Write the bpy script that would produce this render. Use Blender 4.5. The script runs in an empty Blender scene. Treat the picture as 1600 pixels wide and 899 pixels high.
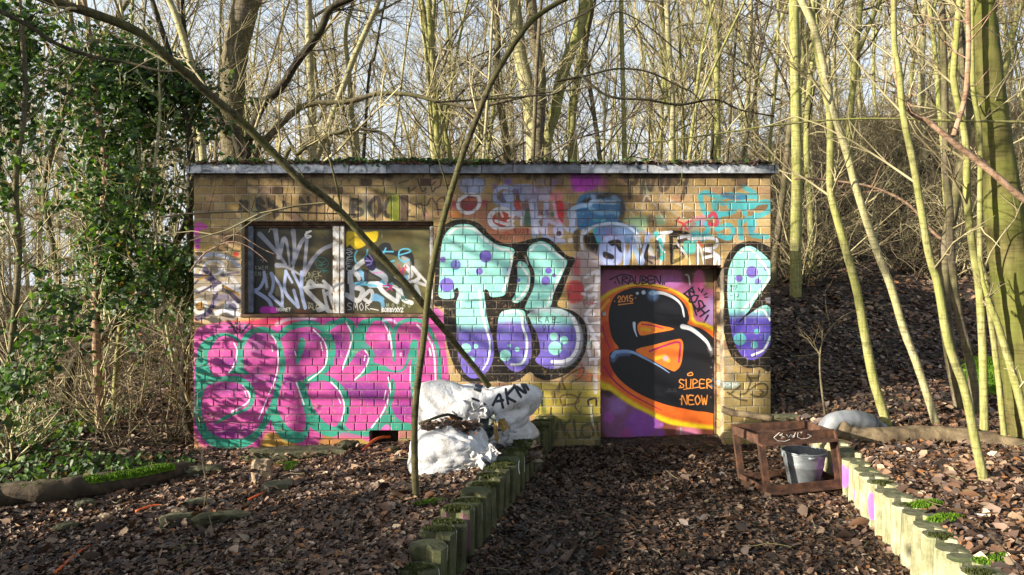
import bpy, math, random
import numpy as np
from mathutils import Vector, Matrix, noise as mn
PI = math.pi
sc = bpy.context.scene
col = sc.collection
# ---------------------------------------------------------------- camera, sky, sun, exposure
FPX, CX, CY, EYE = 1111.0, 800.0, 449.5, 1.64      # focal length and centre in photo pixels, eye height in metres
cam_d = bpy.data.cameras.new('camera'); cam = bpy.data.objects.new('camera', cam_d); col.objects.link(cam)
cam.location = (0, 0, EYE); cam.rotation_euler = (PI/2, 0, 0)
cam_d.sensor_width = 36; cam_d.lens = FPX/1600*36; cam_d.clip_start = .05; cam_d.clip_end = 1000
sc.camera = cam
SUN_EL = math.radians(15); SUN_AZ = math.atan2(-.92, -.39)      # the sun stands low behind the photographer's left shoulder
sun_dir = Vector((math.sin(SUN_AZ)*math.cos(SUN_EL), math.cos(SUN_AZ)*math.cos(SUN_EL), math.sin(SUN_EL)))
w = bpy.data.worlds.new('World'); sc.world = w; w.use_nodes = True
nt = w.node_tree; bg = nt.nodes['Background']
sky = nt.nodes.new('ShaderNodeTexSky'); sky.sky_type = 'NISHITA'; sky.sun_disc = False
sky.sun_elevation = SUN_EL; sky.sun_rotation = SUN_AZ; sky.air_density = 1.2; sky.dust_density = 3.0; sky.ozone_density = 1.2
hs_ = nt.nodes.new('ShaderNodeHueSaturation'); hs_.inputs['Saturation'].default_value = .75; hs_.inputs['Value'].default_value = 1.0
nt.links.new(sky.outputs[0], hs_.inputs['Color'])
# winter haze: the sky pales evenly all round towards the horizon
tcw = nt.nodes.new('ShaderNodeTexCoord'); sw = nt.nodes.new('ShaderNodeSeparateXYZ'); nt.links.new(tcw.outputs['Generated'], sw.inputs[0])
hz = nt.nodes.new('ShaderNodeMapRange'); hz.interpolation_type = 'SMOOTHSTEP'; hz.inputs['From Min'].default_value = .62; hz.inputs['From Max'].default_value = .10; hz.inputs['To Max'].default_value = .9
nt.links.new(sw.outputs['Z'], hz.inputs['Value'])
mw = nt.nodes.new('ShaderNodeMix'); mw.data_type = 'RGBA'; nt.links.new(hz.outputs[0], mw.inputs[0]); nt.links.new(hs_.outputs[0], mw.inputs[6]); mw.inputs[7].default_value = (3.3, 3.6, 4.0, 1)
nt.links.new(mw.outputs[2], bg.inputs[0]); bg.inputs[1].default_value = .11
sl = bpy.data.lights.new('sun', 'SUN'); sl.energy = 5.0; sl.angle = math.radians(.5); sl.color = (1.0, .90, .74)
so = bpy.data.objects.new('sun', sl); col.objects.link(so); so.rotation_euler = (-sun_dir).to_track_quat('-Z', 'Y').to_euler()
sc.view_settings.view_transform = 'Standard'; sc.view_settings.look = 'None'; sc.view_settings.gamma = 1; sc.view_settings.exposure = 1.55
sc.view_settings.use_curve_mapping = False

# ---------------------------------------------------------------- helpers
class Acc:
    """collects geometry, then becomes ONE mesh"""
    def __init__(s): s.v = []; s.q = []; s.t = []; s.n = 0; s.cv = []
    def add(s, v, q=None, t=None, c=None):
        v = np.asarray(v, np.float32).reshape(-1, 3)
        if q is not None and len(q): s.q.append(np.asarray(q, np.int32).reshape(-1, 4)+s.n)
        if t is not None and len(t): s.t.append(np.asarray(t, np.int32).reshape(-1, 3)+s.n)
        s.v.append(v); s.n += len(v)
        if c is not None: s.cv.append(np.broadcast_to(np.asarray(c, np.float32), (len(v), 3)))
    def arrays(s):
        v = np.vstack(s.v) if s.v else np.zeros((0, 3), np.float32)
        q = np.vstack(s.q) if s.q else np.zeros((0, 4), np.int32); t = np.vstack(s.t) if s.t else np.zeros((0, 3), np.int32)
        return v, q, t
    def mesh(s, name, mat=None, smooth=True, origin=None):
        v, q, t = s.arrays()
        if origin is not None: v = v-np.asarray(origin, np.float32)
        me = bpy.data.meshes.new(name)
        me.vertices.add(len(v)); me.vertices.foreach_set('co', v.astype(np.float32).ravel())
        me.loops.add(len(q)*4+len(t)*3); me.polygons.add(len(q)+len(t))
        me.loops.foreach_set('vertex_index', np.concatenate([q.ravel(), t.ravel()]).astype(np.int32))
        me.polygons.foreach_set('loop_start', np.concatenate([np.arange(len(q))*4, len(q)*4+np.arange(len(t))*3]).astype(np.int32))
        if s.cv:
            c = np.vstack(s.cv); c4 = np.ones((len(c), 4), np.float32); c4[:, :3] = c
            a = me.color_attributes.new('tint', 'FLOAT_COLOR', 'POINT'); a.data.foreach_set('color', c4.ravel())
        me.update(calc_edges=True)
        me.polygons.foreach_set('use_smooth', np.full(len(me.polygons), bool(smooth)))
        if mat: me.materials.append(mat)
        return me
def link(name, me, parent=None, loc=(0, 0, 0), **props):
    o = bpy.data.objects.new(name, me); col.objects.link(o); o.location = loc
    if parent: o.parent = parent
    for k, val in props.items(): o[k] = val
    return o
def thing(name, label, cat, loc=(0, 0, 0), group=None, me=None):
    o = link(name, me, None, loc, label=label, category=cat)
    if group: o['group'] = group
    return o
BOXQ = [(0,3,2,1),(4,5,6,7),(0,1,5,4),(1,2,6,5),(2,3,7,6),(3,0,4,7)]
def box(acc, x0, x1, y0, y1, z0, z1, c=None):
    acc.add([(x0,y0,z0),(x1,y0,z0),(x1,y1,z0),(x0,y1,z0),(x0,y0,z1),(x1,y0,z1),(x1,y1,z1),(x0,y1,z1)], BOXQ, c=c)
def cbox(acc, x0, x1, y0, y1, z0, z1, b=.004, jit=0, rnd=random):
    """box with a chamfer round its front (-y) face"""
    j = lambda: rnd.uniform(-jit, jit)
    f = [(x0+b+j(), y0, z0+b+j()), (x1-b+j(), y0, z0+b+j()), (x1-b+j(), y0, z1-b+j()), (x0+b+j(), y0, z1-b+j())]
    m = [(x0, y0+b, z0), (x1, y0+b, z0), (x1, y0+b, z1), (x0, y0+b, z1)]
    r = [(x0, y1, z0), (x1, y1, z0), (x1, y1, z1), (x0, y1, z1)]
    q = [(0,1,2,3)]+[(4+i, 4+(i+1) % 4, (i+1) % 4, i) for i in range(4)]+[(8+i, 8+(i+1) % 4, 4+(i+1) % 4, 4+i) for i in range(4)]
    acc.add(f+m+r, q)
def tube(acc, pts, rad, k=6, cap=False, c=None, rough=0, flat=1.0):
    p = np.asarray(pts, np.float32); n = len(p)
    r = np.broadcast_to(np.asarray(rad, np.float32), (n,))
    t = np.gradient(p, axis=0); t /= np.maximum(np.linalg.norm(t, axis=1, keepdims=True), 1e-6)
    m = np.abs(t).mean(0); ref = np.zeros(3, np.float32); ref[int(np.argmin(m))] = 1
    a = np.cross(t, ref); a /= np.maximum(np.linalg.norm(a, axis=1, keepdims=True), 1e-6); b = np.cross(t, a)
    th = np.arange(k)*2*PI/k
    rr = r[:, None]*np.ones((1, k), np.float32)
    if rough: rr = rr*(1+rough*np.random.uniform(-1, 1, (n, k)))
    v = p[:, None, :]+rr[..., None]*(np.cos(th)[None, :, None]*a[:, None, :]+flat*np.sin(th)[None, :, None]*b[:, None, :])
    i = (np.arange(n-1)*k)[:, None]; j = np.arange(k)[None, :]; j2 = (np.arange(k)+1) % k
    q = np.stack([i+j, i+j2[None], i+k+j2[None], i+k+j], -1).reshape(-1, 4)
    v = v.reshape(-1, 3); tr = None
    if cap:
        v = np.vstack([v, p[:1], p[-1:]]); e = n*k; L = (n-1)*k
        tr = [(e, int(j2[x]), x) for x in range(k)]+[(e+1, L+x, L+int(j2[x])) for x in range(k)]
    acc.add(v, q, tr, c)
def spline(pts, n=6):
    p = np.asarray(pts, np.float64)
    if len(p) < 3:
        t = np.linspace(0, 1, n+1)[:, None]; return p[0]*(1-t)+p[-1]*t
    q = np.vstack([2*p[0]-p[1], p, 2*p[-1]-p[-2]]); out = []; t = np.linspace(0, 1, n, endpoint=False)[:, None]
    for i in range(len(q)-3):
        a, b, c, d = q[i:i+4]; out.append(.5*(2*b+(c-a)*t+(2*a-5*b+4*c-d)*t*t+(3*b-a-3*c+d)*t**3))
    out.append(p[-1:]); return np.vstack(out)
def pix(px, py, D): return np.array(((px-CX)*D/FPX, D, EYE-(py-CY)*D/FPX))
def sstep(a, b, x): t = np.clip((x-a)/(b-a), 0, 1); return t*t*(3-2*t)
# smooth value noise for numpy arrays
_T = np.random.RandomState(7).rand(256, 256)
def vn(x, y, s=1.0):
    x = np.asarray(x, float)*s+37.3; y = np.asarray(y, float)*s+91.7
    xi = np.floor(x).astype(int); yi = np.floor(y).astype(int); fx = x-xi; fy = y-yi
    fx = fx*fx*(3-2*fx); fy = fy*fy*(3-2*fy)
    g = lambda a, b: _T[a % 256, b % 256]
    return (g(xi, yi)*(1-fx)+g(xi+1, yi)*fx)*(1-fy)+(g(xi, yi+1)*(1-fx)+g(xi+1, yi+1)*fx)*fy-.5

# ---------------------------------------------------------------- materials
def newmat(name):
    m = bpy.data.materials.new(name); m.use_nodes = True
    return m, m.node_tree, m.node_tree.nodes['Principled BSDF']
def N(nt, t, **kw):
    n = nt.nodes.new(t)
    for k, v in kw.items():
        if k.startswith('i_'): n.inputs[k[2:]].default_value = v
        else: setattr(n, k, v)
    return n
def ramp(nt, fac, stops):
    r = nt.nodes.new('ShaderNodeValToRGB'); e = r.color_ramp.elements
    while len(e) > 1: e.remove(e[-1])
    e[0].position = stops[0][0]; e[0].color = (*stops[0][1], 1)
    for p, c in stops[1:]:
        x = e.new(p); x.color = (*c, 1)
    nt.links.new(fac, r.inputs[0]); return r.outputs[0]
def mix(nt, fac, a, b, mode='MIX'):
    m = nt.nodes.new('ShaderNodeMix'); m.data_type = 'RGBA'; m.blend_type = mode; m.clamp_factor = True
    for s, val in ((0, fac), (6, a), (7, b)):
        if hasattr(val, 'links') or isinstance(val, bpy.types.NodeSocket): nt.links.new(val, m.inputs[s])
        else: m.inputs[s].default_value = val if s == 0 else (*val, 1) if len(val) == 3 else val
    return m.outputs[2]
def math_(nt, op, a, b=0., c=None):
    m = nt.nodes.new('ShaderNodeMath'); m.operation = op
    for i, v in enumerate((a, b) if c is None else (a, b, c)):
        if isinstance(v, bpy.types.NodeSocket): nt.links.new(v, m.inputs[i])
        else: m.inputs[i].default_value = v
    return m.outputs[0]
def noisetex(nt, scale, detail=4, rough=.55, co=None, dist=0):
    n = N(nt, 'ShaderNodeTexNoise', i_Scale=scale, i_Detail=detail, i_Roughness=rough, i_Distortion=dist)
    if co is not None: nt.links.new(co, n.inputs['Vector'])
    return n.outputs['Fac']
def bump(nt, h, strength=.3, dist=.01, bs=None):
    b = N(nt, 'ShaderNodeBump'); b.inputs['Strength'].default_value = strength; b.inputs['Distance'].default_value = dist
    nt.links.new(h, b.inputs['Height'])
    if bs: nt.links.new(b.outputs[0], bs.inputs['Normal'])
    return b.outputs[0]
def geo_pos(nt): return nt.nodes.new('ShaderNodeNewGeometry').outputs['Position']
def obj_co(nt): return nt.nodes.new('ShaderNodeTexCoord').outputs['Object']
def simple(name, stops, scale=8, rough=.8, bs=.4, bd=.01, metal=0, spec=.3, detail=5, dist=0, world=True):
    m, nt, p = newmat(name); co = geo_pos(nt) if world else obj_co(nt)
    f = noisetex(nt, scale, detail, .6, co, dist); nt.links.new(ramp(nt, f, stops), p.inputs['Base Color'])
    p.inputs['Roughness'].default_value = rough; p.inputs['Metallic'].default_value = metal; p.inputs['Specular IOR Level'].default_value = spec
    if bs: bump(nt, noisetex(nt, scale*3, 5, .6, co), bs, bd, p)
    return m
def bark(name, dark, mid, light, moss=None, mossamt=.5, vert=7.0, rough=.9):
    """bark: streaks along the trunk, fine horizontal lenticels, green algae in patches"""
    m, nt, p = newmat(name); co = obj_co(nt)
    mp = N(nt, 'ShaderNodeMapping'); mp.inputs['Scale'].default_value = (vert*3, vert*3, vert*.5); nt.links.new(co, mp.inputs[0])
    f = noisetex(nt, 1.6, 6, .65, mp.outputs[0], .4)
    c = ramp(nt, f, [(.28, dark), (.5, mid), (.72, light)])
    mp2 = N(nt, 'ShaderNodeMapping'); mp2.inputs['Scale'].default_value = (6, 6, 45); nt.links.new(co, mp2.inputs[0])
    ln = noisetex(nt, 1.2, 3, .5, mp2.outputs[0]); l2 = ramp(nt, ln, [(.38, (.35,)*3), (.5, (1,)*3)])
    c = mix(nt, .7, c, l2, 'MULTIPLY')
    if moss:
        g = noisetex(nt, 1.7, 4, .6, co); gf = ramp(nt, g, [(.5-.18*mossamt, (0,)*3), (.62, (1,)*3)])
        mf = math_(nt, 'MULTIPLY', gf, mossamt); c = mix(nt, mf, c, moss)
    nt.links.new(c, p.inputs['Base Color']); p.inputs['Roughness'].default_value = rough; p.inputs['Specular IOR Level'].default_value = .2
    bump(nt, f, .6, .012, p); return m
M = {}
M['bark_green'] = bark('pale_green_bark', (.085,.08,.03), (.25,.235,.10), (.40,.37,.18), (.20,.215,.05), .7)
M['bark_pale'] = bark('pale_grey_green_bark', (.15,.135,.08), (.32,.29,.17), (.46,.42,.27), (.25,.25,.08), .45)
M['bark_brown'] = bark('grey_brown_bark', (.045,.035,.024), (.12,.098,.066), (.22,.185,.125), (.12,.12,.035), .5)
M['bark_dark'] = bark('dark_bark', (.012,.010,.008), (.035,.028,.020), (.075,.06,.042), (.05,.055,.015), .4)
M['bark_olive'] = bark('dark_olive_bark', (.022,.019,.010), (.070,.060,.030), (.15,.13,.065), (.07,.075,.02), .6)
M['bark_red'] = bark('reddish_peeled_bark', (.14,.08,.05), (.30,.19,.12), (.45,.33,.24), None)
M['bark_big'] = bark('mossy_olive_bark', (.035,.028,.012), (.095,.078,.03), (.17,.145,.06), (.10,.12,.018), .7, 3)  # bark darkened throughout in place of shade from other trees
M['twig'] = simple('twig_bark', [(.35,(.12,.095,.05)), (.5,(.28,.24,.13)), (.65,(.46,.41,.24))], 1.3, .85, 0)
M['twig_mid'] = simple('brown_twig_bark', [(.35,(.05,.038,.022)), (.5,(.13,.105,.06)), (.65,(.24,.20,.11))], 1.3, .85, 0)
M['twig_dark'] = simple('dark_twig_bark', [(.3,(.03,.024,.018)), (.7,(.11,.085,.06))], 1.5, .85, 0)
# ---------------------------------------------------------------- spray paint canvas
import numpy as np, math, random
class Canvas:
    """paint layer in wall units (u right, v down); stores premultiplied colour + coverage"""
    def __init__(s, x0, y0, x1, y1, S):
        s.x0, s.y0, s.S = x0, y0, S
        s.w, s.h = int((x1-x0)*S), int((y1-y0)*S)
        s.c = np.zeros((s.h, s.w, 3), np.float32); s.a = np.zeros((s.h, s.w), np.float32)
        s.o, s.k = (0, 0), 1.0
    def ref(s, ox, oy, k): s.o, s.k = (ox, oy), k
    def P(s, pts):
        p = np.array(pts, np.float32).reshape(-1, 2)/s.k
        return (p + np.array(s.o, np.float32) - np.array((s.x0, s.y0), np.float32))*s.S
    def smooth(s, p, closed=False, n=6):
        if len(p) < 3: return p
        q = np.vstack([p[-1:], p, p[:2]]) if closed else np.vstack([2*p[0]-p[1], p, 2*p[-1]-p[-2]])
        out = []
        t = np.linspace(0, 1, n, endpoint=False)[:, None]
        for i in range(len(q)-3):
            a, b, c, d = q[i], q[i+1], q[i+2], q[i+3]
            out.append(.5*(2*b+(c-a)*t+(2*a-5*b+4*c-d)*t*t+(3*b-a-3*c+d)*t**3))
        if not closed: out.append(p[-1:])
        return np.vstack(out)
    def comp(s, sl, m, col):
        col = np.array(col, np.float32)/255.
        if col.ndim == 1: col = col[None, None, :]
        m = np.clip(m, 0, 1)
        s.c[sl] = s.c[sl]*(1-m[..., None]) + col*m[..., None]
        s.a[sl] = s.a[sl]*(1-m) + m
    def box(s, p, r):
        X0 = max(0, int(p[:, 0].min()-r)); X1 = min(s.w, int(p[:, 0].max()+r)+2)
        Y0 = max(0, int(p[:, 1].min()-r)); Y1 = min(s.h, int(p[:, 1].max()+r)+2)
        return X0, X1, Y0, Y1
    def S_(s, pts, w, col, soft=.6, al=1., w2=None, raw=False):
        """stroke: width w (and w2 at its end) in photo pixels; soft = feather in photo pixels"""
        p = s.P(pts)
        if not raw: p = s.smooth(p)
        if len(p) == 1: p = np.vstack([p, p+.01])
        w2 = w if w2 is None else w2
        R = max(w, w2)*s.S/2+soft*s.S
        X0, X1, Y0, Y1 = s.box(p, R+1)
        if X1 <= X0 or Y1 <= Y0: return
        best = np.full((Y1-Y0, X1-X0), -1e9, np.float32)
        n = len(p)-1
        for i in range(n):
            a, b = p[i], p[i+1]
            r = (w+(w2-w)*(i+.5)/n)*s.S/2
            q0 = max(X0, int(min(a[0], b[0])-R-2)); q1 = min(X1, int(max(a[0], b[0])+R+3))
            r0 = max(Y0, int(min(a[1], b[1])-R-2)); r1 = min(Y1, int(max(a[1], b[1])+R+3))
            if q1 <= q0 or r1 <= r0: continue
            xx = np.arange(q0, q1, dtype=np.float32)[None, :]+.5; yy = np.arange(r0, r1, dtype=np.float32)[:, None]+.5
            d = b-a; L = max(float(d@d), 1e-6)
            t = np.clip(((xx-a[0])*d[0]+(yy-a[1])*d[1])/L, 0, 1)
            e = r-np.sqrt((xx-a[0]-t*d[0])**2+(yy-a[1]-t*d[1])**2)
            sub = best[r0-Y0:r1-Y0, q0-X0:q1-X0]; np.maximum(sub, e, out=sub)
        f = max(soft*s.S, .7)
        m = np.clip(best/f+.5, 0, 1); m = m*m*(3-2*m)*al
        s.comp((slice(Y0, Y1), slice(X0, X1)), m, col)
    def F(s, pts, col, soft=.6, al=1., col2=None, g=None, smooth=True):
        """filled closed shape; col2 with g=(v0,v1) blends vertically in the crop's units"""
        p = s.P(pts)
        if smooth: p = s.smooth(p, True, 5)
        f = max(soft*s.S, .7)
        X0, X1, Y0, Y1 = s.box(p, f+1)
        if X1 <= X0 or Y1 <= Y0: return
        xx = np.arange(X0, X1, dtype=np.float32)[None, :]+.5; yy = np.arange(Y0, Y1, dtype=np.float32)[:, None]+.5
        ins = np.zeros((Y1-Y0, X1-X0), bool); dist = np.full(ins.shape, 1e9, np.float32)
        for i in range(len(p)):
            a, b = p[i], p[(i+1) % len(p)]
            if abs(a[1]-b[1]) > 1e-6:
                c = ((a[1] > yy) != (b[1] > yy)) & (xx < (b[0]-a[0])*(yy-a[1])/(b[1]-a[1])+a[0])
                ins ^= c
            q0 = max(X0, int(min(a[0], b[0])-f-2)); q1 = min(X1, int(max(a[0], b[0])+f+3))
            r0 = max(Y0, int(min(a[1], b[1])-f-2)); r1 = min(Y1, int(max(a[1], b[1])+f+3))
            if q1 <= q0 or r1 <= r0: continue
            x2 = xx[:, q0-X0:q1-X0]; y2 = yy[r0-Y0:r1-Y0]
            d = b-a; L = max(float(d@d), 1e-6)
            t = np.clip(((x2-a[0])*d[0]+(y2-a[1])*d[1])/L, 0, 1)
            e = (x2-a[0]-t*d[0])**2+(y2-a[1]-t*d[1])**2
            sub = dist[r0-Y0:r1-Y0, q0-X0:q1-X0]; np.minimum(sub, e, out=sub)
        d = np.sqrt(dist)*np.where(ins, 1, -1)
        m = np.clip(d/f+.5, 0, 1); m = m*m*(3-2*m)*al
        if col2 is not None:
            v0, v1 = [((g_/s.k)+s.o[1]-s.y0)*s.S for g_ in g]
            t = np.clip((yy-v0)/(v1-v0), 0, 1)[..., None]
            t = t*t*(3-2*t)
            col = np.array(col, np.float32)*(1-t)+np.array(col2, np.float32)*t
        s.comp((slice(Y0, Y1), slice(X0, X1)), m, col)
    def D(s, x, y, r, col, soft=.6, al=1., ry=None):
        ry = r if ry is None else ry
        s.F([(x+r*math.cos(a), y+ry*math.sin(a)) for a in [i*math.pi/5 for i in range(10)]], col, soft, al)
    def M(s, strokes, w, col, soft=.5, al=1.):
        for st in strokes: s.S_(st, w, col, soft, al)
    FONT = {'A': [(0,1,.5,0,1,1),(.2,.65,.85,.6)], 'B': [(.1,0,.1,1),(.1,0,.9,.2,.2,.48,1,.75,.1,1)], 'C': [(.95,.1,.2,.1,0,.6,.4,1,1,.85)],
        'D': [(.1,0,.1,1),(.1,0,1,.4,.1,1)], 'E': [(.9,.05,.1,.05,.1,.95,1,.95),(.1,.5,.8,.5)], 'F': [(.9,.05,.1,.05,.1,1),(.1,.5,.7,.5)],
        'G': [(.95,.1,.2,.1,0,.6,.4,1,.95,.8,.9,.5,.5,.5)], 'H': [(.1,0,.1,1),(.9,0,.9,1),(.1,.5,.9,.5)], 'I': [(.5,0,.5,1)],
        'J': [(.8,0,.8,.8,.4,1,.05,.8)], 'K': [(.1,0,.1,1),(.95,0,.1,.55,1,1)], 'L': [(.1,0,.1,1,.95,.95)], 'M': [(0,1,.15,0,.5,.7,.85,0,1,1)],
        'N': [(.05,1,.1,0,.9,1,.95,0)], 'O': [(.5,0,.05,.4,.4,1,.95,.6,.5,0)], 'P': [(.1,1,.1,0,.95,.2,.1,.55)], 'R': [(.1,1,.1,0,.95,.2,.15,.5,1,1)],
        'S': [(.95,.1,.3,0,.1,.3,.8,.6,.8,.9,.05,.95)], 'T': [(0,.05,1,0),(.5,0,.5,1)], 'U': [(.05,0,.15,.9,.8,.95,.95,0)], 'V': [(0,0,.5,1,1,0)],
        'W': [(0,0,.25,1,.5,.3,.75,1,1,0)], 'X': [(0,0,1,1),(1,0,0,1)], 'Y': [(0,0,.5,.5,1,0),(.5,.5,.4,1)], 'Z': [(.05,.05,.95,.05,.1,.95,1,.95)],
        '0': [(.5,0,.1,.3,.2,.9,.8,.95,.95,.4,.5,0)], '1': [(.2,.3,.6,0,.6,1)], '2': [(.1,.3,.5,0,.9,.3,.1,.95,1,.95)], '5': [(.9,0,.25,0,.2,.45,.9,.6,.6,1,.1,.9)],
        '4': [(.7,1,.7,0,.05,.65,.95,.65)], '9': [(.8,.4,.2,.4,.3,0,.85,.1,.7,1)], '3': [(.1,.05,.8,.2,.3,.45,.9,.75,.1,.95)], '!': [(.5,0,.5,.7),(.5,.95,.5,1)], '.': [(.5,.95,.5,1)]}
    def T(s, txt, x, y, h, col, w=1., adv=.8, rot=0., soft=.4, al=1., cw=.62, jit=.06, rnd=random.Random(5)):
        ca, sa = math.cos(rot), math.sin(rot); X = 0
        for ch in txt:
            for st in s.FONT.get(ch, []):
                pts = []
                for i in range(0, len(st), 2):
                    u = X+(st[i]+rnd.uniform(-jit, jit))*h*cw; v = (st[i+1]+rnd.uniform(-jit, jit))*h
                    pts.append((x+u*ca-v*sa, y+u*sa+v*ca))
                s.S_(pts, w, col, soft, al)
            X += h*adv
    def final(s, seed=0):
        a = s.a[..., None]; c = np.where(a > .002, s.c/np.maximum(a, .002), 0)
        # spread colour under the feathered edges
        for k in range(3):
            hole = (a < .01)
            if not hole.any(): break
            m = (a >= .01).astype(np.float32)
            cc = c*m; num = cc.copy(); den = m.copy()
            for dy, dx in ((0,2),(0,-2),(2,0),(-2,0)):
                num += np.roll(cc, (dy, dx), (0, 1)); den += np.roll(m, (dy, dx), (0, 1))
            c = np.where(hole & (den > 0), num/np.maximum(den, 1), c); a = np.where(hole & (den > 0), .011, a)
        out = np.ones((s.h, s.w, 4), np.float32); out[..., :3] = np.clip(c, 0, 1); out[..., 3] = s.a
        return out

PINK=(214,104,176); PINK2=(190,60,145); PUR=(112,36,128); TEAL=(34,142,122); WH=(225,225,230); MINT=(150,222,212); VIO=(112,98,192); BLK=(16,16,19)
SKYW=(160,170,205); RED=(190,50,62); ORG=(226,120,38); YEL=(228,196,30); NAVY=(20,22,34)

def paint_wall():
    g = Canvas(296, 250, 1212, 735, 2)
    R = g.ref; rnd = random.Random(11)
    # --- broad stains, fields and a painted shade patch
    R(0,0,1)
    g.F([(303,700),(303,640),(420,640),(560,655),(575,690),(560,712),(420,730),(303,735)], (150,125,30), 10, .35)
    g.F([(825,600),(939,610),(939,660),(900,668),(825,645)], (160,150,25), 10, .6)
    g.F([(850,650),(939,650),(939,702),(850,702)], (60,70,40), 10, .5)  # dark patch low by the door: the bags' cast shade painted in
    g.F([(1133,590),(1204,600),(1204,700),(1133,700)], (110,110,40), 12, .3)
    # --- left pier, ribbons of grey and white
    R(295,260,3.743)
    for c_, x, y, r in (((215,60,190),60,350,24),((170,20,170),50,430,20),((215,60,190),95,355,14),((165,20,165),50,470,16),((205,50,180),45,380,22)): g.D(x,y,r,c_,4,.9)
    g.D(275,515,16,(215,40,40),4,.9); g.F([(200,390),(300,380),(300,470),(240,460),(190,420)], (70,25,20), 6, .55)
    g.F([(20,560),(60,520),(150,508),(240,530),(300,570),(300,880),(20,880)], (170,160,150), 6, .55)
    g.S_([(25,620),(60,540),(150,515),(250,545),(296,590)], 6, (165,172,190), 2)
    g.S_([(60,640),(110,560),(180,560),(200,600),(150,640),(100,640)], 4, (210,210,210), 1.5)
    g.D(65,820,48,(205,205,200),2); g.D(65,820,26,(150,105,35),2)
    g.D(250,825,45,(215,215,220),2); g.D(255,825,25,(120,110,140),2)
    g.S_([(20,640),(110,650),(200,700),(290,790)], 7, (60,52,88), 1.5,.9)
    g.S_([(95,600),(150,690),(150,790),(110,860),(50,890)], 8, (58,52,92), 1.5,.9)
    g.S_([(180,600),(240,640),(290,700)], 6, WH, 2,.8); g.S_([(20,740),(90,710),(150,740)], 5, WH, 1.5,.85)
    g.S_([(160,720),(220,690),(290,730)], 8, (225,222,225), 2,.9); g.S_([(150,800),(200,760),(240,790)], 8, (150,140,165), 1.5,.9)
    g.S_([(30,690),(80,650),(140,690),(60,740)], 3, (70,62,95), 1); g.S_([(160,860),(220,840),(290,870)], 8, (205,205,210), 2,.9)
    g.S_([(190,640),(290,620)], 4, (90,80,110), 2,.8); g.S_([(200,700),(290,750)], 4, (150,110,40), 1.5,.9); g.S_([(60,660),(110,640)], 4, (150,110,40), 1.5,.9)
    # --- worn black tag on the soldier course left and thin one at right
    R(370,265,9.4118)
    K=(22,26,30)
    for st in (((300,480),(310,560),(350,620),(290,690)),((60,470),(60,600)),((60,500),(140,480),(120,590),(40,600)),((300,440),(340,600)),((340,430),(390,500)),((300,520),(400,590)),((460,440),(480,540)),((530,480),(560,690)),((580,560),(600,660)),((690,480),(720,560)),((940,430),(1010,520)),((1040,420),(1090,520),(1030,590),(960,580)),((1210,520),(1290,480))):
        g.S_(st, 6.5, K, 2.0, .85)
    R(540,265,8.889)
    for st in (((90,420),(200,440),(110,520),(90,640),(220,620),(210,560),(110,540)),((90,420),(110,650)),((420,390),(340,480),(350,600),(420,650),(480,560),(460,420),(420,390)),((680,410),(590,430),(540,540),(560,640),(620,650)),((610,410),(690,420))):
        g.S_(st, 6.5, K, 1.8, .9)
    g.F([(610,340),(740,350),(740,690),(615,690)], (140,160,15), 3, .8); g.F([(430,240),(600,230),(850,260),(850,330),(600,345),(420,330)], (100,100,15), 4, .55)
    B2=(42,26,22)
    for st in (((870,260),(900,300),(980,240)),((880,250),(890,330)),((1000,140),(1060,300),(1120,260)),((1120,140),(1180,220),(1250,170)),((1180,220),(1210,310),(1240,270)),((1330,130),(1310,230),(1240,260)),((750,370),(850,560)),((760,380),(960,490),(1060,470)),((850,560),(860,650)),((960,480),(1030,540)),((1000,470),(1120,500),(1180,400)),((1060,510),(1090,640)),((1100,540),(1130,600)),((1200,400),(1270,510),(1290,640)),((1270,500),(1280,430),(1350,390),(1400,460),(1380,550),(1290,560)),((1460,100),(1500,180)),((1410,220),(1480,210)),((890,560),(860,640),(960,660)),((740,190),(870,150))):
        g.S_(st, 2.2, B2, 1, .9)
    # --- pale lilac and red bubble tags across the upper middle
    R(700,260,7.489)
    g.F([(30,430),(200,400),(480,420),(560,520),(760,700),(960,720),(960,860),(700,890),(520,880),(400,720),(330,620),(30,590)], (165,75,72), 10, .6)
    g.F([(740,420),(1400,420),(1400,700),(1200,880),(960,700),(760,600)], (150,110,130), 10, .5)
    g.F([(30,520),(160,510),(170,590),(40,600)], (190,120,50), 5, .7)
    g.F([(160,150),(400,140),(410,280),(330,320),(160,300)], (150,165,205), 8, .9)
    g.F([(420,430),(540,420),(540,490),(420,500)], (130,120,60), 5, .6)
    g.D(430,430,38,(170,45,80),8,.9); g.D(70,440,30,(170,30,60),6,.9)
    g.D(550,240,36,(82,70,150),9,.8); g.D(705,180,40,(84,72,175),8,.85); g.D(800,280,60,(86,80,150),10,.8)
    g.D(250,430,100,(135,30,55),3); g.F([(200,380),(330,375),(335,405),(200,410)], (190,120,70), 3,.8)
    g.S_([(210,340),(130,400),(120,480),(190,540),(270,540),(350,480),(370,400),(330,340),(210,325)], 5.5, (220,220,228), 1.2)
    g.S_([(740,260),(640,240),(560,300),(550,390),(610,440),(720,470),(800,540)], 7, (165,180,222), 1.6)
    g.F([(600,330),(680,310),(680,420),(620,420)], (90,95,135), 4, .9); g.F([(640,300),(760,310),(760,460),(690,420)], (160,178,220), 3, .95)
    g.S_([(800,240),(980,240),(980,300),(860,290)], 8, (155,165,205), 3,.9); g.F([(780,400),(830,420),(860,540),(800,520)], (190,30,50), 2.5)
    g.F([(840,310),(900,320),(900,400),(850,400)], (155,170,212), 3,.9); g.F([(920,310),(1180,310),(1190,390),(930,400)], (165,165,200), 7, .8)
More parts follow.
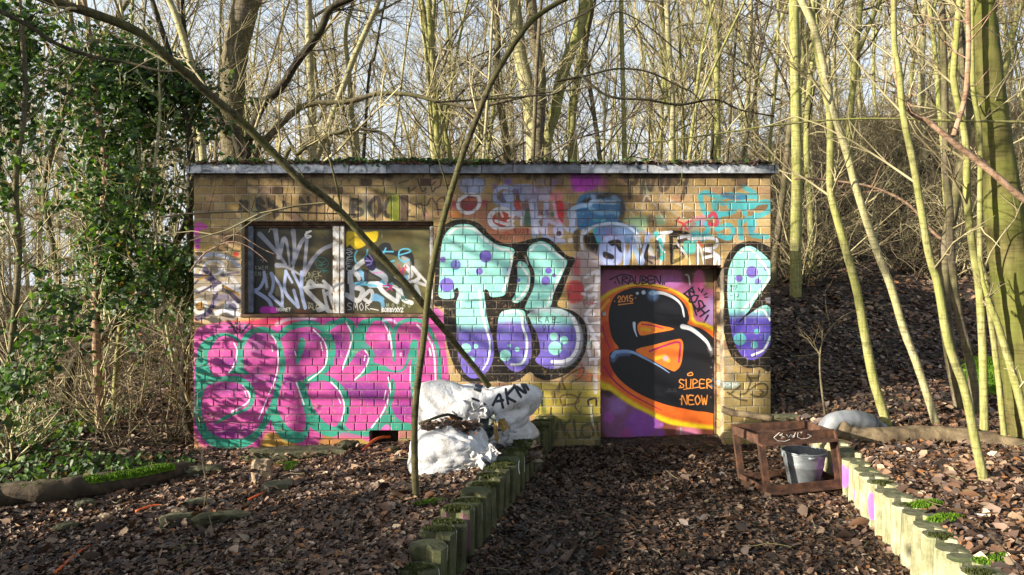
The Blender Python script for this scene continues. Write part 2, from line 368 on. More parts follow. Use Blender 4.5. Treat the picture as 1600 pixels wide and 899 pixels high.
    g.F([(1000,260),(1190,240),(1190,300),(1000,300)], (165,160,180), 6,.7); g.D(1100,180,70,(95,85,150),12,.5,40); g.D(1260,200,70,(100,85,155),10,.7,60)
    g.D(1300,240,40,(160,110,30),5,.8); g.F([(1200,310),(1330,310),(1330,400),(1210,400)], (205,110,130), 6,.8)
    g.D(640,600,135,(180,60,55),3,.95,105)
    g.S_([(760,560),(650,500),(540,530),(490,600),(520,690),(640,740),(750,700)], 8, (215,215,225), 1.5)
    g.S_([(560,640),(700,680),(760,640)], 5, WH, 1.2,.9); g.S_([(610,520),(640,590)], 3.5, WH, 1.,.8); g.S_([(560,540),(600,620)], 4, (140,150,110), 1.,.7)
    g.S_([(700,640),(760,600),(720,580)], 4, WH, 1.,.9)
    g.F([(780,520),(900,510),(880,590),(790,580)], (180,180,205), 3,.9); g.F([(900,540),(940,500),(970,680),(900,690)], (40,95,80), 3, .9)
    g.S_([(870,600),(860,680)], 5, (205,205,220), 1.5); g.S_([(1000,420),(1020,800)], 11, (175,180,218), 2.2); g.S_([(1150,430),(1140,640),(1130,800)], 8, (175,180,215), 2,.9)
    g.S_([(960,420),(1010,600),(1100,760)], 6, (190,195,225), 2,.85); g.S_([(1040,800),(1020,660),(1080,600)], 6, (200,205,228), 1.6)
    g.F([(1230,430),(1345,420),(1345,660),(1280,650),(1240,520)], (190,35,55), 2.5); g.D(1225,560,28,(35,90,70),4,.8)
    g.D(1290,750,62,(175,178,215),2); g.D(1290,765,30,(70,25,55),2); g.S_([(1180,640),(1300,690)],6,(180,180,210),2,.8)
    g.S_([(1120,800),(1200,860),(1348,880)], 8, (170,175,210), 2)
    g.F([(480,760),(760,740),(760,860),(560,880)], (185,120,90), 5, .8)
    g.T('NUSY',770,730,50,(140,20,35),1.,.95); g.T('NUS',1065,515,55,(25,25,60),1.,.75); g.T('FOXY',610,820,40,(40,60,45),.8,.9); g.D(690,790,30,(190,60,50),6,.6)
    g.S_([(1010,110),(1020,160)], 3,(40,25,25),1.5,.8); g.S_([(1210,100),(1200,220)], 3,(30,20,25),1.5,.9)
    # --- blue bubble letters above the door
    R(860,260,5.617)
    g.F([(180,70),(320,65),(440,80),(420,170),(350,210),(210,220),(180,150)], (200,30,205), 6); g.D(470,150,38,(185,60,160),8,.7,60); g.D(290,190,30,(215,45,200),4,.9)
    g.F([(500,165),(680,165),(690,220),(500,225)], (130,110,20), 6,.6)
    g.F([(270,250),(420,230),(560,240),(640,300),(650,400),(600,460),(640,500),(560,520),(420,510),(260,560),(230,460),(220,380)], (42,110,162), 6)
    g.S_([(300,310),(420,270),(540,250),(610,260)], 7, (18,20,28), 5, .8); g.S_([(600,300),(640,360),(620,470)], 8, (30,34,38), 5, .7)
    g.D(380,270,26,(135,160,200),5,.9); g.S_([(560,270),(600,310)],9,(150,175,205),5,.7)
    g.S_([(165,560),(190,500),(170,400),(260,350),(340,340),(380,310),(560,320)], 7, (165,190,222), 2.5,.9); g.S_([(200,420),(200,560)], 10, (175,185,215), 2)
    g.S_([(350,370),(430,410),(540,400),(590,420)], 7, (125,170,205), 3,.8); g.S_([(390,470),(470,470)],6,(70,170,190),3,.8)
    g.S_([(30,320),(60,460),(150,560)], 5, (205,205,225), 2,.7); g.D(180,655,26,WH,3,.9); g.D(75,590,42,(180,185,215),2); g.D(75,590,22,(70,25,55),2)
    g.F([(300,600),(420,590),(440,700),(430,790),(340,740),(300,680)], (22,20,25), 4); g.F([(200,590),(260,560),(250,740),(210,720)],(28,22,24),4,.8)
    g.F([(370,560),(430,530),(450,640),(420,690),(390,620)], (50,165,175), 2.5); g.F([(430,530),(740,520),(780,640),(760,680),(440,660)], (105,140,190), 5, .95)
    g.S_([(300,590),(380,530),(540,500),(680,530),(780,610)], 4.5, (190,205,228), 1.6); g.S_([(290,560),(270,640),(290,740),(350,820),(430,850)], 4, (180,190,215), 1.5,.9)
    g.F([(430,680),(520,600),(640,610),(640,760),(600,860),(440,850),(415,800)], (150,165,212), 2.5)
    g.F([(510,660),(610,650),(640,760),(540,700)], (22,22,40), 2.5); g.F([(470,750),(550,780),(550,815),(470,800)], (30,30,40), 2.)
    g.S_([(560,720),(590,790),(560,850),(450,850)], 9, (160,172,218), 1.5); g.S_([(640,690),(665,860)], 10, (150,168,215), 1.6,1,4); g.S_([(720,680),(670,860)], 8, (150,168,215), 1.6,1,4)
    g.S_([(720,670),(790,850)], 9, (160,175,218), 1.6,1,6); g.S_([(860,600),(800,850)], 10, (160,175,215), 2,1,5); g.S_([(755,600),(780,700)],8,(200,208,225),2,.9)
    g.S_([(800,560),(880,620),(910,560)], 6, (140,150,180), 3,.7); g.S_([(860,690),(900,800)], 7, (205,205,205), 2,.9); g.S_([(860,690),(830,800),(890,850)],4,(25,25,28),1.5,.9)
    g.F([(640,460),(860,440),(860,520),(780,570),(740,530)], (110,170,140), 8,.7); g.F([(920,440),(1005,440),(1000,510),(920,510)], (95,165,140), 8,.6)
    g.F([(850,440),(910,430),(930,560),(870,580)], (55,45,35), 7,.7)
    g.S_([(1000,590),(940,590),(1000,660)], 3, WH, 1); g.F([(950,640),(1000,700),(1000,820),(960,810)], (60,185,180), 2); g.S_([(1000,600),(960,900)],3,WH,1,.8)
    # --- right half over the lintel
    R(930,250,4.993)
    D2=(40,26,20)
    g.S_([(240,110),(240,160),(310,180),(330,110)], 7, D2, 2.2,.85); g.S_([(265,180),(270,300)], 6, D2, 2,.85); g.S_([(385,110),(360,260)], 6, D2, 2,.85); g.S_([(400,110),(430,235),(470,100)], 6, D2, 2,.85)
    g.S_([(530,110),(510,210),(530,235),(570,200),(580,110)], 7, D2, 2,.85); g.S_([(630,110),(650,165),(710,180),(715,110)], 6, D2, 2,.85); g.S_([(710,170),(680,300)], 6, D2, 2,.85)
    LG=(180,170,155)
    for st in (((320,380),(360,420)),((360,400),(405,280),(540,470)),((510,280),(520,330),(640,430),(740,470)),((500,340),(600,330),(740,380)),((560,300),(700,370)),((240,370),(300,430)),((420,300),(470,350))): g.S_(st, 3, LG, 1.5,.75)
    for st in (((820,290),(850,400),(900,440)),((820,280),(860,255),(960,290),(1050,280)),((920,330),(960,420),(1080,400),(1080,330)),((1050,270),(1260,290)),((1160,210),(1240,260)),((1230,340),(1360,330),(1350,400),(1240,450)),((790,500),(850,490),(880,540),(840,590),(790,570)),((960,540),(1040,510),(1080,560),(1040,610),(970,590)),((1130,480),(1140,610)),((1130,490),(1200,460),(1210,520)),((760,580),(790,620),(900,600)),((1210,460),(1240,500),(1220,580),(1340,600)),((950,330),(1000,340)),((1140,300),(1170,420)),((1250,430),(1210,540)),((960,450),(950,540))):
        g.S_(st, 8, (62,172,182), 1.8,.95)
    g.S_([(1000,270),(1080,290),(1170,290)], 8, (35,110,150), 2.5,.9); g.S_([(1040,340),(1220,340),(1220,365),(1050,365)], 8, (70,180,188), 2)
    g.S_([(1140,200),(1080,240),(1180,190)],5,(60,50,45),4,.6)
    g.S_([(655,450),(640,480),(685,500),(660,560)], 3, RED, 1); g.S_([(740,480),(700,500),(720,540),(780,500)], 4, (180,50,90), 1.5,.9); g.S_([(780,460),(840,450),(830,500)], 8, (190,120,150), 3,.7); g.S_([(890,440),(930,420),(950,500),(890,500)], 6, (180,45,75), 2,.9)
    g.F([(720,500),(800,500),(800,560),(740,560)], (120,150,140), 6,.6)
    g.S_([(480,580),(500,640),(520,760)], 9, (70,185,180), 1.5); g.S_([(570,560),(700,570),(740,590)], 5, BLK, 1.2); g.S_([(590,570),(600,800)], 6, BLK, 1.); g.S_([(590,590),(650,600),(650,660),(600,690)], 6, BLK, 1.); g.S_([(600,680),(680,690),(680,760),(600,800)], 6, BLK, 1.)
    g.S_([(650,610),(740,590),(740,615),(930,615),(940,680),(850,700),(920,720),(970,770),(970,820)], 5, WH, 1.2); g.F([(690,640),(780,640),(770,730),(700,720)], (85,185,175), 2,.95)
    g.S_([(640,650),(720,760),(740,810)], 4, WH, 1.,.9); g.S_([(800,640),(800,810)], 3.5, WH, 1.,.9); g.S_([(810,640),(850,810)], 3, WH, 1.,.7); g.S_([(500,570),(600,560),(480,620),(540,720)],3,WH,1); g.S_([(860,760),(940,750),(930,810)],5,WH,1.2,.9); g.S_([(810,640),(830,670)],5,(190,70,40),2,.8)
    g.F([(620,740),(760,750),(760,815),(620,815)], (170,150,70), 5,.5); g.S_([(480,640),(490,760),(400,760)],6,(20,20,26),2.5,.8)
    # --- tall letters T and S
    R(670,330,3.1)
    g.F([(10,475),(55,480),(80,560),(70,900),(0,900),(0,560)], PINK, 1)
    g.F([(690,240),(838,240),(838,700),(700,720)], (150,138,148), 8,.75)
    g.F([(670,350),(740,345),(745,430),(680,440)], (180,55,62), 5,.9); g.F([(700,240),(730,230),(730,310),(700,300)], (165,70,80), 5,.8)
    for st in (((760,380),(830,330),(820,290),(760,320)),((745,400),(790,410),(810,360)),((800,500),(760,520),(800,600),(770,640),(780,700)),((830,540),(780,560),(820,650)),((810,440),(760,500)),((800,640),(830,700),(780,720)),((815,300),(810,420)),((760,590),(830,600)),((810,720),(808,880))): g.S_(st, 5, (200,198,208), 2,.85)
    g.T('GUZ',750,430,22,(165,30,45),.9,.85); g.S_([(790,450),(815,447)],.8,(165,30,45))
    g.S_([(660,860),(650,820),(700,780),(750,760),(740,800),(690,830)],2.5,(70,45,25),1,.85); g.S_([(700,750),(740,740),(720,800),(690,780)],3,(175,60,45),2,.6); g.S_([(730,770),(800,800)],5,(185,80,60),3,.55)
    g.S_([(650,810),(610,899)],6,(100,80,70),3,.6)
    g.F([(35,110),(90,58),(160,40),(240,58),(290,110),(330,142),(380,158),(440,150),(500,135),(570,130),(620,165),(665,212),(708,232),(685,290),(645,400),(625,458),(700,485),(750,530),(768,600),(758,680),(722,745),(660,795),(580,820),(520,805),(490,780),(440,815),(380,832),(330,822),(270,832),(210,838),(150,792),(110,720),(82,620),(72,530),(70,465),(22,450),(30,300),(22,200)], BLK, .8)
    Gd=(545,600)
    g.F([(80,112),(110,80),(150,64),(210,70),(270,120),(330,162),(412,185),(402,240),(388,330),(372,398),(345,415),(300,415),(287,385),(268,385),(275,450),(285,530),(310,620),(315,700),(290,770),(240,808),(190,802),(150,740),(136,640),(134,560),(132,450),(145,405),(140,372),(122,385),(118,422),(50,415),(52,330),(55,220),(65,150)], MINT,.6,1,VIO,Gd)
    g.F([(430,252),(465,250),(490,300),(488,370),(462,420),(430,445),(403,435),(418,400),(430,340)], MINT,.6)
    g.F([(355,487),(455,480),(472,530),(496,600),(500,670),(485,735),(440,776),(390,766),(345,700),(330,630),(332,560)], MINT,.6,1,VIO,(520,560))
    g.F([(475,200),(495,165),(540,145),(590,165),(630,210),(670,242),(650,300),(605,400),(585,465),(500,480),(465,475),(480,430),(507,370),(512,300),(490,250)], MINT,.6)
    g.F([(480,500),(540,472),(620,470),(690,500),(728,560),(735,640),(712,700),(660,745),(600,765),(550,752),(515,722),(540,680),(525,600),(500,550),(488,520)], MINT,.6,1,VIO,(530,580))
    g.S_([(500,488),(560,476),(650,492),(712,540),(735,610),(725,680),(680,735),(620,750)], 9, (190,192,205), 5,.75)
    for x,y,r in ((68,235,14),(130,260,25),(275,220,30),(245,292,17),(88,358,35),(385,285,8),(580,288,16),(607,312,10),(567,338,22),(434,335,9)): g.D(x,y,r,VIO,.7)
    for x,y,r in ((180,665,25),(228,655,12),(205,720,17),(370,700,28),(428,670,12),(390,652,8),(605,607,20),(655,625,20),(612,665,33)): g.D(x,y,r,MINT,1.)
    HW=(228,240,238)
    g.S_([(95,115),(130,85),(180,78),(230,95),(280,145),(340,180),(400,205),(388,300),(360,390)], 4.5, HW, 1.2); g.S_([(245,390),(255,480),(275,560),(296,640),(288,720),(262,768)], 4.5, HW, 1.2,1,2.5)
    g.S_([(360,492),(440,490),(455,560),(474,620),(472,690),(450,738),(400,745)], 4, HW, 1); g.S_([(445,262),(480,315),(478,370),(440,420),(415,436)], 4, HW, 1); g.S_([(492,195),(515,165),(550,158),(595,190),(656,245),(630,320),(575,455)], 4, HW, 1.2)
    g.S_([(700,520),(722,590),(718,660),(690,710),(650,728),(598,730)], 5.5, (240,240,245), 1.2)
    g.S_([(470,225),(480,260)],3,HW,1,.6)
    g.T('KAH',530,512,26,(20,30,40),.9,1.3,0,.4); g.T('OYZ',552,548,24,(20,25,50),.8,.9,0,.4); g.S_([(600,540),(640,538)],.8,(20,30,40)); g.S_([(562,570),(556,585)],1,(20,25,50))
    # --- right pier letter
    R(1120,370,3.)
    g.F([(35,300),(25,170),(55,80),(110,30),(180,22),(250,50),(262,80),(262,590),(200,612),(130,612),(70,562),(40,480),(28,380)], BLK,.8)
    g.F([(55,160),(90,80),(140,45),(190,60),(262,130),(262,180),(180,300),(150,350),(105,400),(150,365),(220,322),(262,345),(262,470),(220,550),(170,578),(120,560),(80,490),(60,385),(50,280)], MINT,.6,1,(88,74,180),(340,400))
    g.F([(108,402),(112,388),(190,310),(262,215),(262,330),(225,316),(180,335),(140,368)], BLK,.6)
    g.F([(225,290),(262,285),(262,310),(240,312)], (175,175,190), 2,.7)
    for x,y,r in ((165,166,28),(105,196,17),(192,210,15),(232,150,12)): g.D(x,y,r,VIO,.6)
    for x,y,r in ((108,480,30),(176,508,17),(188,445,13)): g.D(x,y,r,(85,175,185),1.)
    g.S_([(108,75),(140,58),(175,72)],3.5,HW,1); g.S_([(188,90),(246,180),(190,270),(118,345)],4,HW,1); g.S_([(180,352),(215,342),(250,392)],3.5,HW,1); g.S_([(250,470),(220,530),(165,556)],3.5,HW,1)
    g.T('FREE',62,228,10,(25,50,60),.6,.95); g.T('LOST',56,243,9,(25,50,60),.6,1.1); g.S_([(62,275),(75,278)],.8,(25,40,60)); g.S_([(85,270),(86,282),(100,280),(101,268)],.8,(25,40,60))
    g.F([(25,680),(98,680),(98,708),(25,708)], (140,160,155), 2,.8); g.T('SCHUH',30,684,18,(205,215,215),.9,.75)
    V=(48,44,22)
    for st in (((200,630),(195,660),(150,660),(145,640)),((160,680),(140,730),(110,740)),((150,720),(200,690),(235,700),(230,740),(190,750),(160,740)),((205,720),(220,730),(205,740)),((50,730),(100,760),(140,770)),((60,740),(110,700)),((150,660),(165,680))): g.S_(st,3,V,1.5,.85)
    g.S_([(25,520),(60,620),(80,700)],9,(170,165,150),6,.45)
    # --- low tags left of the door
    R(840,400,3.)
    g.S_([(240,700),(238,678),(272,668),(275,700)],3,(20,20,22),.8); g.S_([(110,690),(108,660),(150,650),(190,665),(185,690),(120,700)],2.5,(85,60,35),1.5,.8); g.S_([(200,740),(175,700),(205,640)],2.,(60,50,40),1,.8)
    g.S_([(255,560),(290,570)],6,(195,90,70),4,.5); g.S_([(200,560),(240,580)],8,(190,90,70),5,.5); g.S_([(265,520),(268,640)],5,(170,165,155),3,.7); g.S_([(250,700),(258,800)],4,(205,205,205),2,.7)
    g.S_([(20,650),(30,730)],7,(60,90,50),4,.6); g.S_([(70,640),(80,680)],6,(70,60,35),4,.6); g.S_([(80,690),(100,640)],6,(110,100,45),4,.6)
    for st in (((85,860),(100,770),(130,840)),((150,770),(125,800),(150,850)),((170,770),(180,850),(200,850)),((250,790),(210,800),(215,850),(260,840),(255,800)),((275,780),(290,860))): g.S_(st,4,(30,45,25),2,.7)
    # --- the large pink piece
    R(290,480,3.4585)
    g.F([(45,170),(60,120),(150,88),(330,80),(500,52),(800,45),(1200,45),(1350,42),(1385,90),(1410,250),(1425,420),(1420,600),(1330,690),(1200,700),(1000,725),(900,705),(760,765),(600,750),(430,790),(280,812),(130,805),(45,745),(30,600),(30,400),(45,300)], (188,70,148), 3)
    for i in range(26):
        x, y = rnd.uniform(120,1330), rnd.uniform(120,650)
        g.D(x,y,rnd.uniform(20,60), rnd.choice(((226,120,188),(216,104,178),(194,72,160),(152,54,148))), 10, .5, rnd.uniform(15,30))
    g.F([(30,640),(70,730),(150,790),(60,790),(30,720)], (190,160,60), 8,.6); g.F([(440,680),(540,700),(600,750),(480,770),(400,780)], (150,135,30), 8,.8); g.F([(760,690),(900,700),(960,720),(860,750),(720,750)],(150,130,30),9,.7)
    g.F([(1060,600),(1220,640),(1220,700),(1150,700),(1100,660)],(140,130,60),9,.6)
    for x,y,a,b in ((230,440,80,28),(420,395,90,22),(560,400,110,24),(960,450,110,45),(1030,470,90,50),(700,380,70,18),(870,440,90,30),(820,210,60,80),(690,160,110,30),(400,165,80,20),(250,300,80,25),(240,680,150,30),(1060,240,70,25),(1190,230,30,50),(960,280,55,40),(1180,560,70,50),(620,250,70,30)):
        g.D(x,y,a,PUR,16,.62,b)
    g.F([(200,80),(500,60),(650,62),(560,90),(420,110),(300,80)], (205,45,70), 6,.7)
    g.S_([(490,95),(560,65),(700,60)],6,(200,200,215),3,.7)
    # teal outlines
    g.F([(50,480),(55,300),(75,210),(120,165),(180,150),(150,200),(120,250),(122,310),(150,370),(200,392),(130,410),(95,470),(85,540),(100,620),(150,690),(240,715),(330,700),(400,640),(445,545),(490,550),(450,620),(400,700),(330,755),(230,778),(130,745),(75,680),(48,590)], TEAL, 1.5)
    g.F([(95,390),(260,372),(330,395),(372,450),(368,520),(330,560),(250,590),(165,632),(175,610),(240,575),(330,540),(345,480),(310,425),(250,405),(180,405),(120,420)], TEAL,1.3)
    g.S_([(150,165),(200,148),(260,160),(292,200),(288,290),(262,345)], 5, TEAL, 1.3); g.F([(225,355),(270,330),(288,290),(310,330),(348,365),(280,362)], TEAL,1.2)
    g.S_([(300,320),(295,240),(310,190),(350,140),(400,122),(450,130),(490,165),(515,240),(522,330),(500,430),(478,520)], 9, TEAL, 1.6)
    g.S_([(295,250),(300,200),(340,150)],7,TEAL,2)
    g.S_([(510,150),(560,112),(630,92),(700,95),(755,135),(790,200),(790,260),(765,325),(720,365),(655,398)], 10, TEAL, 1.6)
    g.S_([(655,398),(745,382),(815,415),(855,470),(872,540),(862,600),(820,660)], 8.5, TEAL, 1.6)
    g.F([(597,408),(640,402),(665,480),(700,560),(750,620),(800,648),(860,640),(860,690),(780,700),(720,680),(668,640),(640,560),(612,460)], TEAL,1.4)
    g.F([(458,520),(490,490),(500,560),(530,620),(580,665),(635,672),(650,600),(640,540),(668,560),(668,660),(640,720),(590,735),(530,715),(478,660),(455,590)], TEAL,1.4)
    g.F([(615,180),(632,165),(645,190),(640,225),(625,270),(608,310),(598,300),(600,240)], TEAL,1.)
    g.S_([(740,150),(790,100),(860,72),(895,110),(905,180)], 9, TEAL, 1.6)
    g.F([(740,110),(800,70),(770,130),(775,210),(800,280),(795,320),(770,300),(760,200)], TEAL,1.5)
    g.S_([(860,690),(980,690)],7,TEAL,3,.8)
    R(500,480,7.49)
    g.F([(420,260),(480,160),(600,135),(640,150),(570,240),(525,340),(545,430),(600,480),(640,560),(625,640),(760,690),(830,735),(930,740),(985,690),(1030,560),(1070,400),(1130,385),(1140,480),(1130,700),(1110,899),(1065,899),(1060,700),(1080,600),(1040,640),(990,735),(900,765),(760,752),(640,745),(540,790),(390,862),(520,740),(575,620),(560,540),(500,500),(430,540),(350,650),(260,725),(330,560),(375,420),(395,320)], TEAL,1.3)
    g.S_([(600,145),(720,145),(800,210),(850,320),(868,480),(868,620)], 5, TEAL, 1.3); g.S_([(290,145),(370,180),(400,280),(380,380)],5.5,TEAL,1.5)
    g.S_([(860,330),(890,240),(950,180),(1040,152),(1180,165),(1260,240),(1340,380),(1385,520),(1400,700),(1400,899)], 6, TEAL, 1.5)
    R(500,600,7.49)
    g.S_([(1400,0),(1395,160),(1370,260),(1330,340)],6,TEAL,1.5); g.S_([(1085,0),(1080,160)],5,TEAL,1.5)
    g.F([(815,0),(850,-60),(880,20),(865,160),(840,260),(880,370),(960,440),(1080,480),(1085,540),(840,540),(780,490),(700,540),(480,600),(330,560),(560,530),(680,430),(770,300),(815,160)], TEAL,1.5,.95)
    g.F([(150,0),(230,0),(330,120),(350,260),(320,400),(280,470),(400,560),(580,560),(580,610),(300,600),(150,620),(0,560),(0,430),(90,490),(200,500),(260,420),(290,300),(260,150)], TEAL,1.6,.9)
    g.F([(720,530),(780,475),(840,530)], PINK,1.5); g.F([(240,580),(300,570),(500,610),(560,650),(160,640)], (205,80,140),4,.7)
    g.F([(840,-30),(870,0),(820,60),(790,0)], TEAL,1.2)
    # white highlights
    R(290,480,3.4585)
    for st,w in ((((262,195),(278,240),(262,310),(232,358)),2.2),(((465,150),(492,200),(500,300),(480,400),(450,470)),2.2),(((442,490),(395,605)),1.8),(((690,122),(745,180),(765,250),(745,330),(665,395)),2.2),(((730,190),(738,235)),2),(((590,240),(597,262)),1.5),(((865,78),(895,140),(890,210),(845,340)),2.4),(((970,235),(990,270),(965,340),(912,395)),2.2),(((965,290),(970,262)),1.4),(((1075,95),(1105,155),(1118,265)),2.4),(((1095,150),(1100,180)),1.6),(((1250,95),(1300,150),(1340,240),(1352,420)),3.),(((1325,260),(1318,225)),3.),(((1215,320),(1213,430)),2.),(((785,405),(835,460),(858,540),(842,615)),2.2),(((825,490),(838,520)),1.8),(((598,408),(640,525)),2.4),(((310,425),(345,475),(330,520),(250,565)),2.2),(((320,455),(330,485)),1.5),(((1095,380),(1105,450),(1070,560),(1005,652)),2.4),(((1082,450),(1072,500)),1.4),(((465,210),(470,240)),1.6)):
        g.S_(st,w,(240,235,242),.7,.95)
    g.S_([(1060,75),(1110,70),(1140,90)],4,(190,190,215),2,.8); g.S_([(1200,130),(1225,135)],.9,(120,40,90)); g.T('R',1158,248,18,WH,.7)
    for st in (((245,90),(275,140)),((290,80),(295,140)),((340,95),(300,140)),((235,110),(260,110)),((270,85),(280,120))): g.S_(st,3,(25,22,45),1.2,.9)
    g.S_([(318,95),(312,115)],3,(140,150,190),1.5,.8)
    # --- runs and overspray
    R(0,0,1)
    for i in range(46):
        x = rnd.choice((rnd.uniform(310,690), rnd.uniform(700,930), rnd.uniform(1136,1200))); y = rnd.uniform(300,640); px_ = g.c[int((y-250)*2), int((x-296)*2)]*255; L = rnd.uniform(8,34)
        if g.a[int((y-250)*2), int((x-296)*2)] > .5: g.S_([(x,y),(x+rnd.uniform(-.5,.5),y+L)], .9, tuple(px_), .4, .75, .4)
    for i in range(150):
        x, y = rnd.uniform(300,1200), rnd.uniform(275,620); c_ = rnd.choice((PINK,MINT,(190,190,200),BLK,VIO,(90,70,60),TEAL)); g.D(x, y, rnd.uniform(3,11), c_, 8, rnd.uniform(.06,.22))
    return g

def paint_panel():
    """the two painted-over panes of the window, same units"""
    g = Canvas(376, 342, 680, 498, 3); R = g.ref
    R(370,340,5.618)
    LGR=(150,152,170)
    g.F([(90,80),(840,80),(840,850),(90,850)], (52,46,24), 2, 1, smooth=False)
    for x,y,a,b,c in ((180,280,130,230,(12,12,12)),(140,700,120,200,(14,14,14)),(700,130,120,50,(84,78,36)),(450,130,100,60,(48,44,22)),(700,300,110,90,(70,60,26)),(360,480,60,40,(92,84,42)),(620,200,40,90,(20,20,12)),(400,700,150,80,(40,36,20)),(770,420,60,120,(60,55,25)),(350,200,90,100,(30,28,18)),(760,680,70,80,(80,70,40)),(500,300,60,80,(40,36,20))): g.D(x,y,a,c,14,.8,b)
    for st,w,w2 in ((((200,145),(290,240),(370,330),(430,410)),8,4),(((335,90),(350,200),(370,330)),8,6),(((370,350),(410,190),(440,230),(465,420)),8,3),(((495,120),(505,250),(495,440)),8,4),(((495,400),(560,230),(610,180),(610,260),(590,480)),7,5),(((590,500),(660,380),(740,290),(840,240)),7,6),(((350,420),(430,430),(550,500)),8,3)):
        g.S_(st,w,LGR,1.2,.88,w2)
    for st,w in ((((150,640),(200,620),(240,540),(240,480)),5),(((240,480),(265,610)),4.5),(((300,490),(320,560),(310,640),(290,670)),5),(((305,490),(390,620),(400,760)),4.5),(((400,780),(290,680)),5),(((150,640),(270,720),(310,790)),6),(((430,470),(425,650),(540,790)),5),(((430,470),(485,570)),4),(((490,480),(560,630),(600,800)),4.5),(((570,480),(570,660),(600,790)),6),(((500,640),(540,780)),5)):
        g.S_(st,w,(148,160,196),1.,.95)  # bluish tint puts the jamb's shade into these white strokes
    for st,w in ((((610,640),(640,560),(690,600)),6),(((600,620),(740,600),(850,640)),6.5),(((760,560),(850,640)),5),(((610,640),(730,760),(820,830)),7),(((760,640),(800,820)),5),(((810,660),(870,830)),6),(((790,670),(850,640)),6),(((720,810),(790,790)),8)):
        g.S_(st,w,(190,190,192),1.,.95)
    for x,y,h,t in ((130,425,32,'BKWEM'),(130,478,32,'SEN'),(135,530,32,'S'),(130,585,32,'M'),(130,630,30,'A')): g.T(t,x,y,h,(150,150,140),.7,.95)
    for i,ch in enumerate('SEE'): g.T(ch,255,500+i*50,32,(150,155,160),.7)
    g.M([((610,130),(650,120),(600,150),(650,165),(620,180),(600,160))],2.6,(225,225,225)); g.T('NEK',630,480,50,(185,180,150),.7,.8,-.1); g.T('KOK',600,520,45,(170,165,130),.7,1.,.1)
    g.S_([(280,130),(300,90),(310,110)],1.2,(200,190,180)); g.S_([(690,400),(710,360),(750,352),(795,380),(800,420),(760,450),(710,440),(690,400)],1.3,(48,120,120),.6,.9); g.M([((715,380),(745,400),(740,430)),((780,380),(745,400)),((720,420),(780,410)),((750,470),(790,465))],1.4,(48,120,120)); g.T('TTPO',730,462,25,(48,110,110),.6,.8)
    g.F([(205,800),(240,780),(340,790),(370,830),(300,845),(210,835)],(165,20,150),2); g.D(320,815,30,(215,60,190),4,.9); g.T('NOXNET',350,795,28,(220,220,215),1.,.75)
    g.T('TAJO',620,745,55,(190,185,170),.8,.5,.2); g.S_([(520,820),(620,830)],4,(100,30,20),4,.7)
    g.T('7',210,365,30,(150,150,150),.7)
    g.S_([(205,375),(235,370),(225,395)],.8,(140,140,140)); g.F([(90,700),(110,760),(95,840),(90,840)],(90,105,150),3,.7)
    R(520,340,5.618)
    g.F([(95,70),(850,70),(850,845),(95,845)], (76,72,42), 2, 1, smooth=False)
    for x,y,a,b,c in ((250,650,180,180,(46,44,26)),(130,500,40,340,(24,22,18)),(480,620,200,200,(60,62,50)),(780,150,90,80,(100,92,52)),(560,160,140,60,(84,72,26)),(780,700,80,130,(120,112,66)),(620,780,180,60,(76,72,36)),(780,350,80,60,(92,86,50)),(640,440,130,90,(120,120,105))): g.D(x,y,a,c,14,.85,b)
    g.F([(120,130),(200,125),(300,130),(395,125),(380,210),(320,220),(280,250),(200,280),(150,240),(120,260)],(222,190,18),2.5); g.S_([(150,200),(200,170),(240,190)],3,(160,130,20),2,.7)
    g.F([(395,270),(440,225),(500,230),(530,290),(620,290),(700,320),(710,430),(640,360),(560,340),(520,330),(420,310)],(14,16,22),2)
    g.F([(600,340),(680,370),(690,480),(640,430)],(150,150,150),3,.9)
    CY=(80,165,195)
    for st in (((215,290),(190,340),(215,400),(290,340),(305,280)),((465,270),(440,340),(470,390),(540,380)),((440,300),(530,300)),((585,330),(680,300),(650,275),(590,290),(580,350),(620,390),(670,370))): g.S_(st,2.4,CY,.8,.95)
    BL=(110,165,205); GW=(195,195,200)
    for st,w,c in ((((190,450),(260,390),(300,380)),8,GW),(((190,450),(200,500),(280,500)),7,GW),(((240,470),(280,560),(200,590)),7,BL),(((350,460),(450,520),(440,580),(330,590)),10,(180,190,205)),(((150,480),(200,480),(230,540)),6,GW),(((150,490),(165,600),(170,700)),8,GW),(((120,680),(220,730),(260,640),(180,610)),8,GW),(((270,690),(330,640),(350,690),(320,740),(280,720)),6,GW),(((390,580),(450,660),(560,740)),7,(220,222,225)),(((430,590),(560,620),(570,730)),6,(220,222,225)),(((360,690),(430,740),(440,780)),6,BL),(((380,680),(440,720),(350,720)),5,BL),(((590,640),(620,720),(690,750)),7,(215,220,222)),(((550,520),(640,580),(700,560),(830,600)),5,(215,215,220)),(((640,430),(690,500),(640,540)),7,(205,205,210)),(((700,440),(760,520),(720,560)),6,(222,222,225)),(((760,500),(830,580)),4,(225,225,228)),(((730,600),(760,690),(720,700)),6,(200,205,210)),(((500,420),(560,470),(600,520)),5,(150,180,150)),(((640,520),(640,580)),6,BL),(((430,560),(470,600),(520,580)),4,CY),(((200,580),(280,590),(380,600)),3.5,CY)):
        g.S_(st,w,c,1.6,.9)
    g.F([(280,350),(340,330),(380,430),(340,470),(290,420)],(30,28,70),1.5,.95); g.F([(275,480),(310,470),(310,540),(280,560)],(20,20,30),1.5,.9)
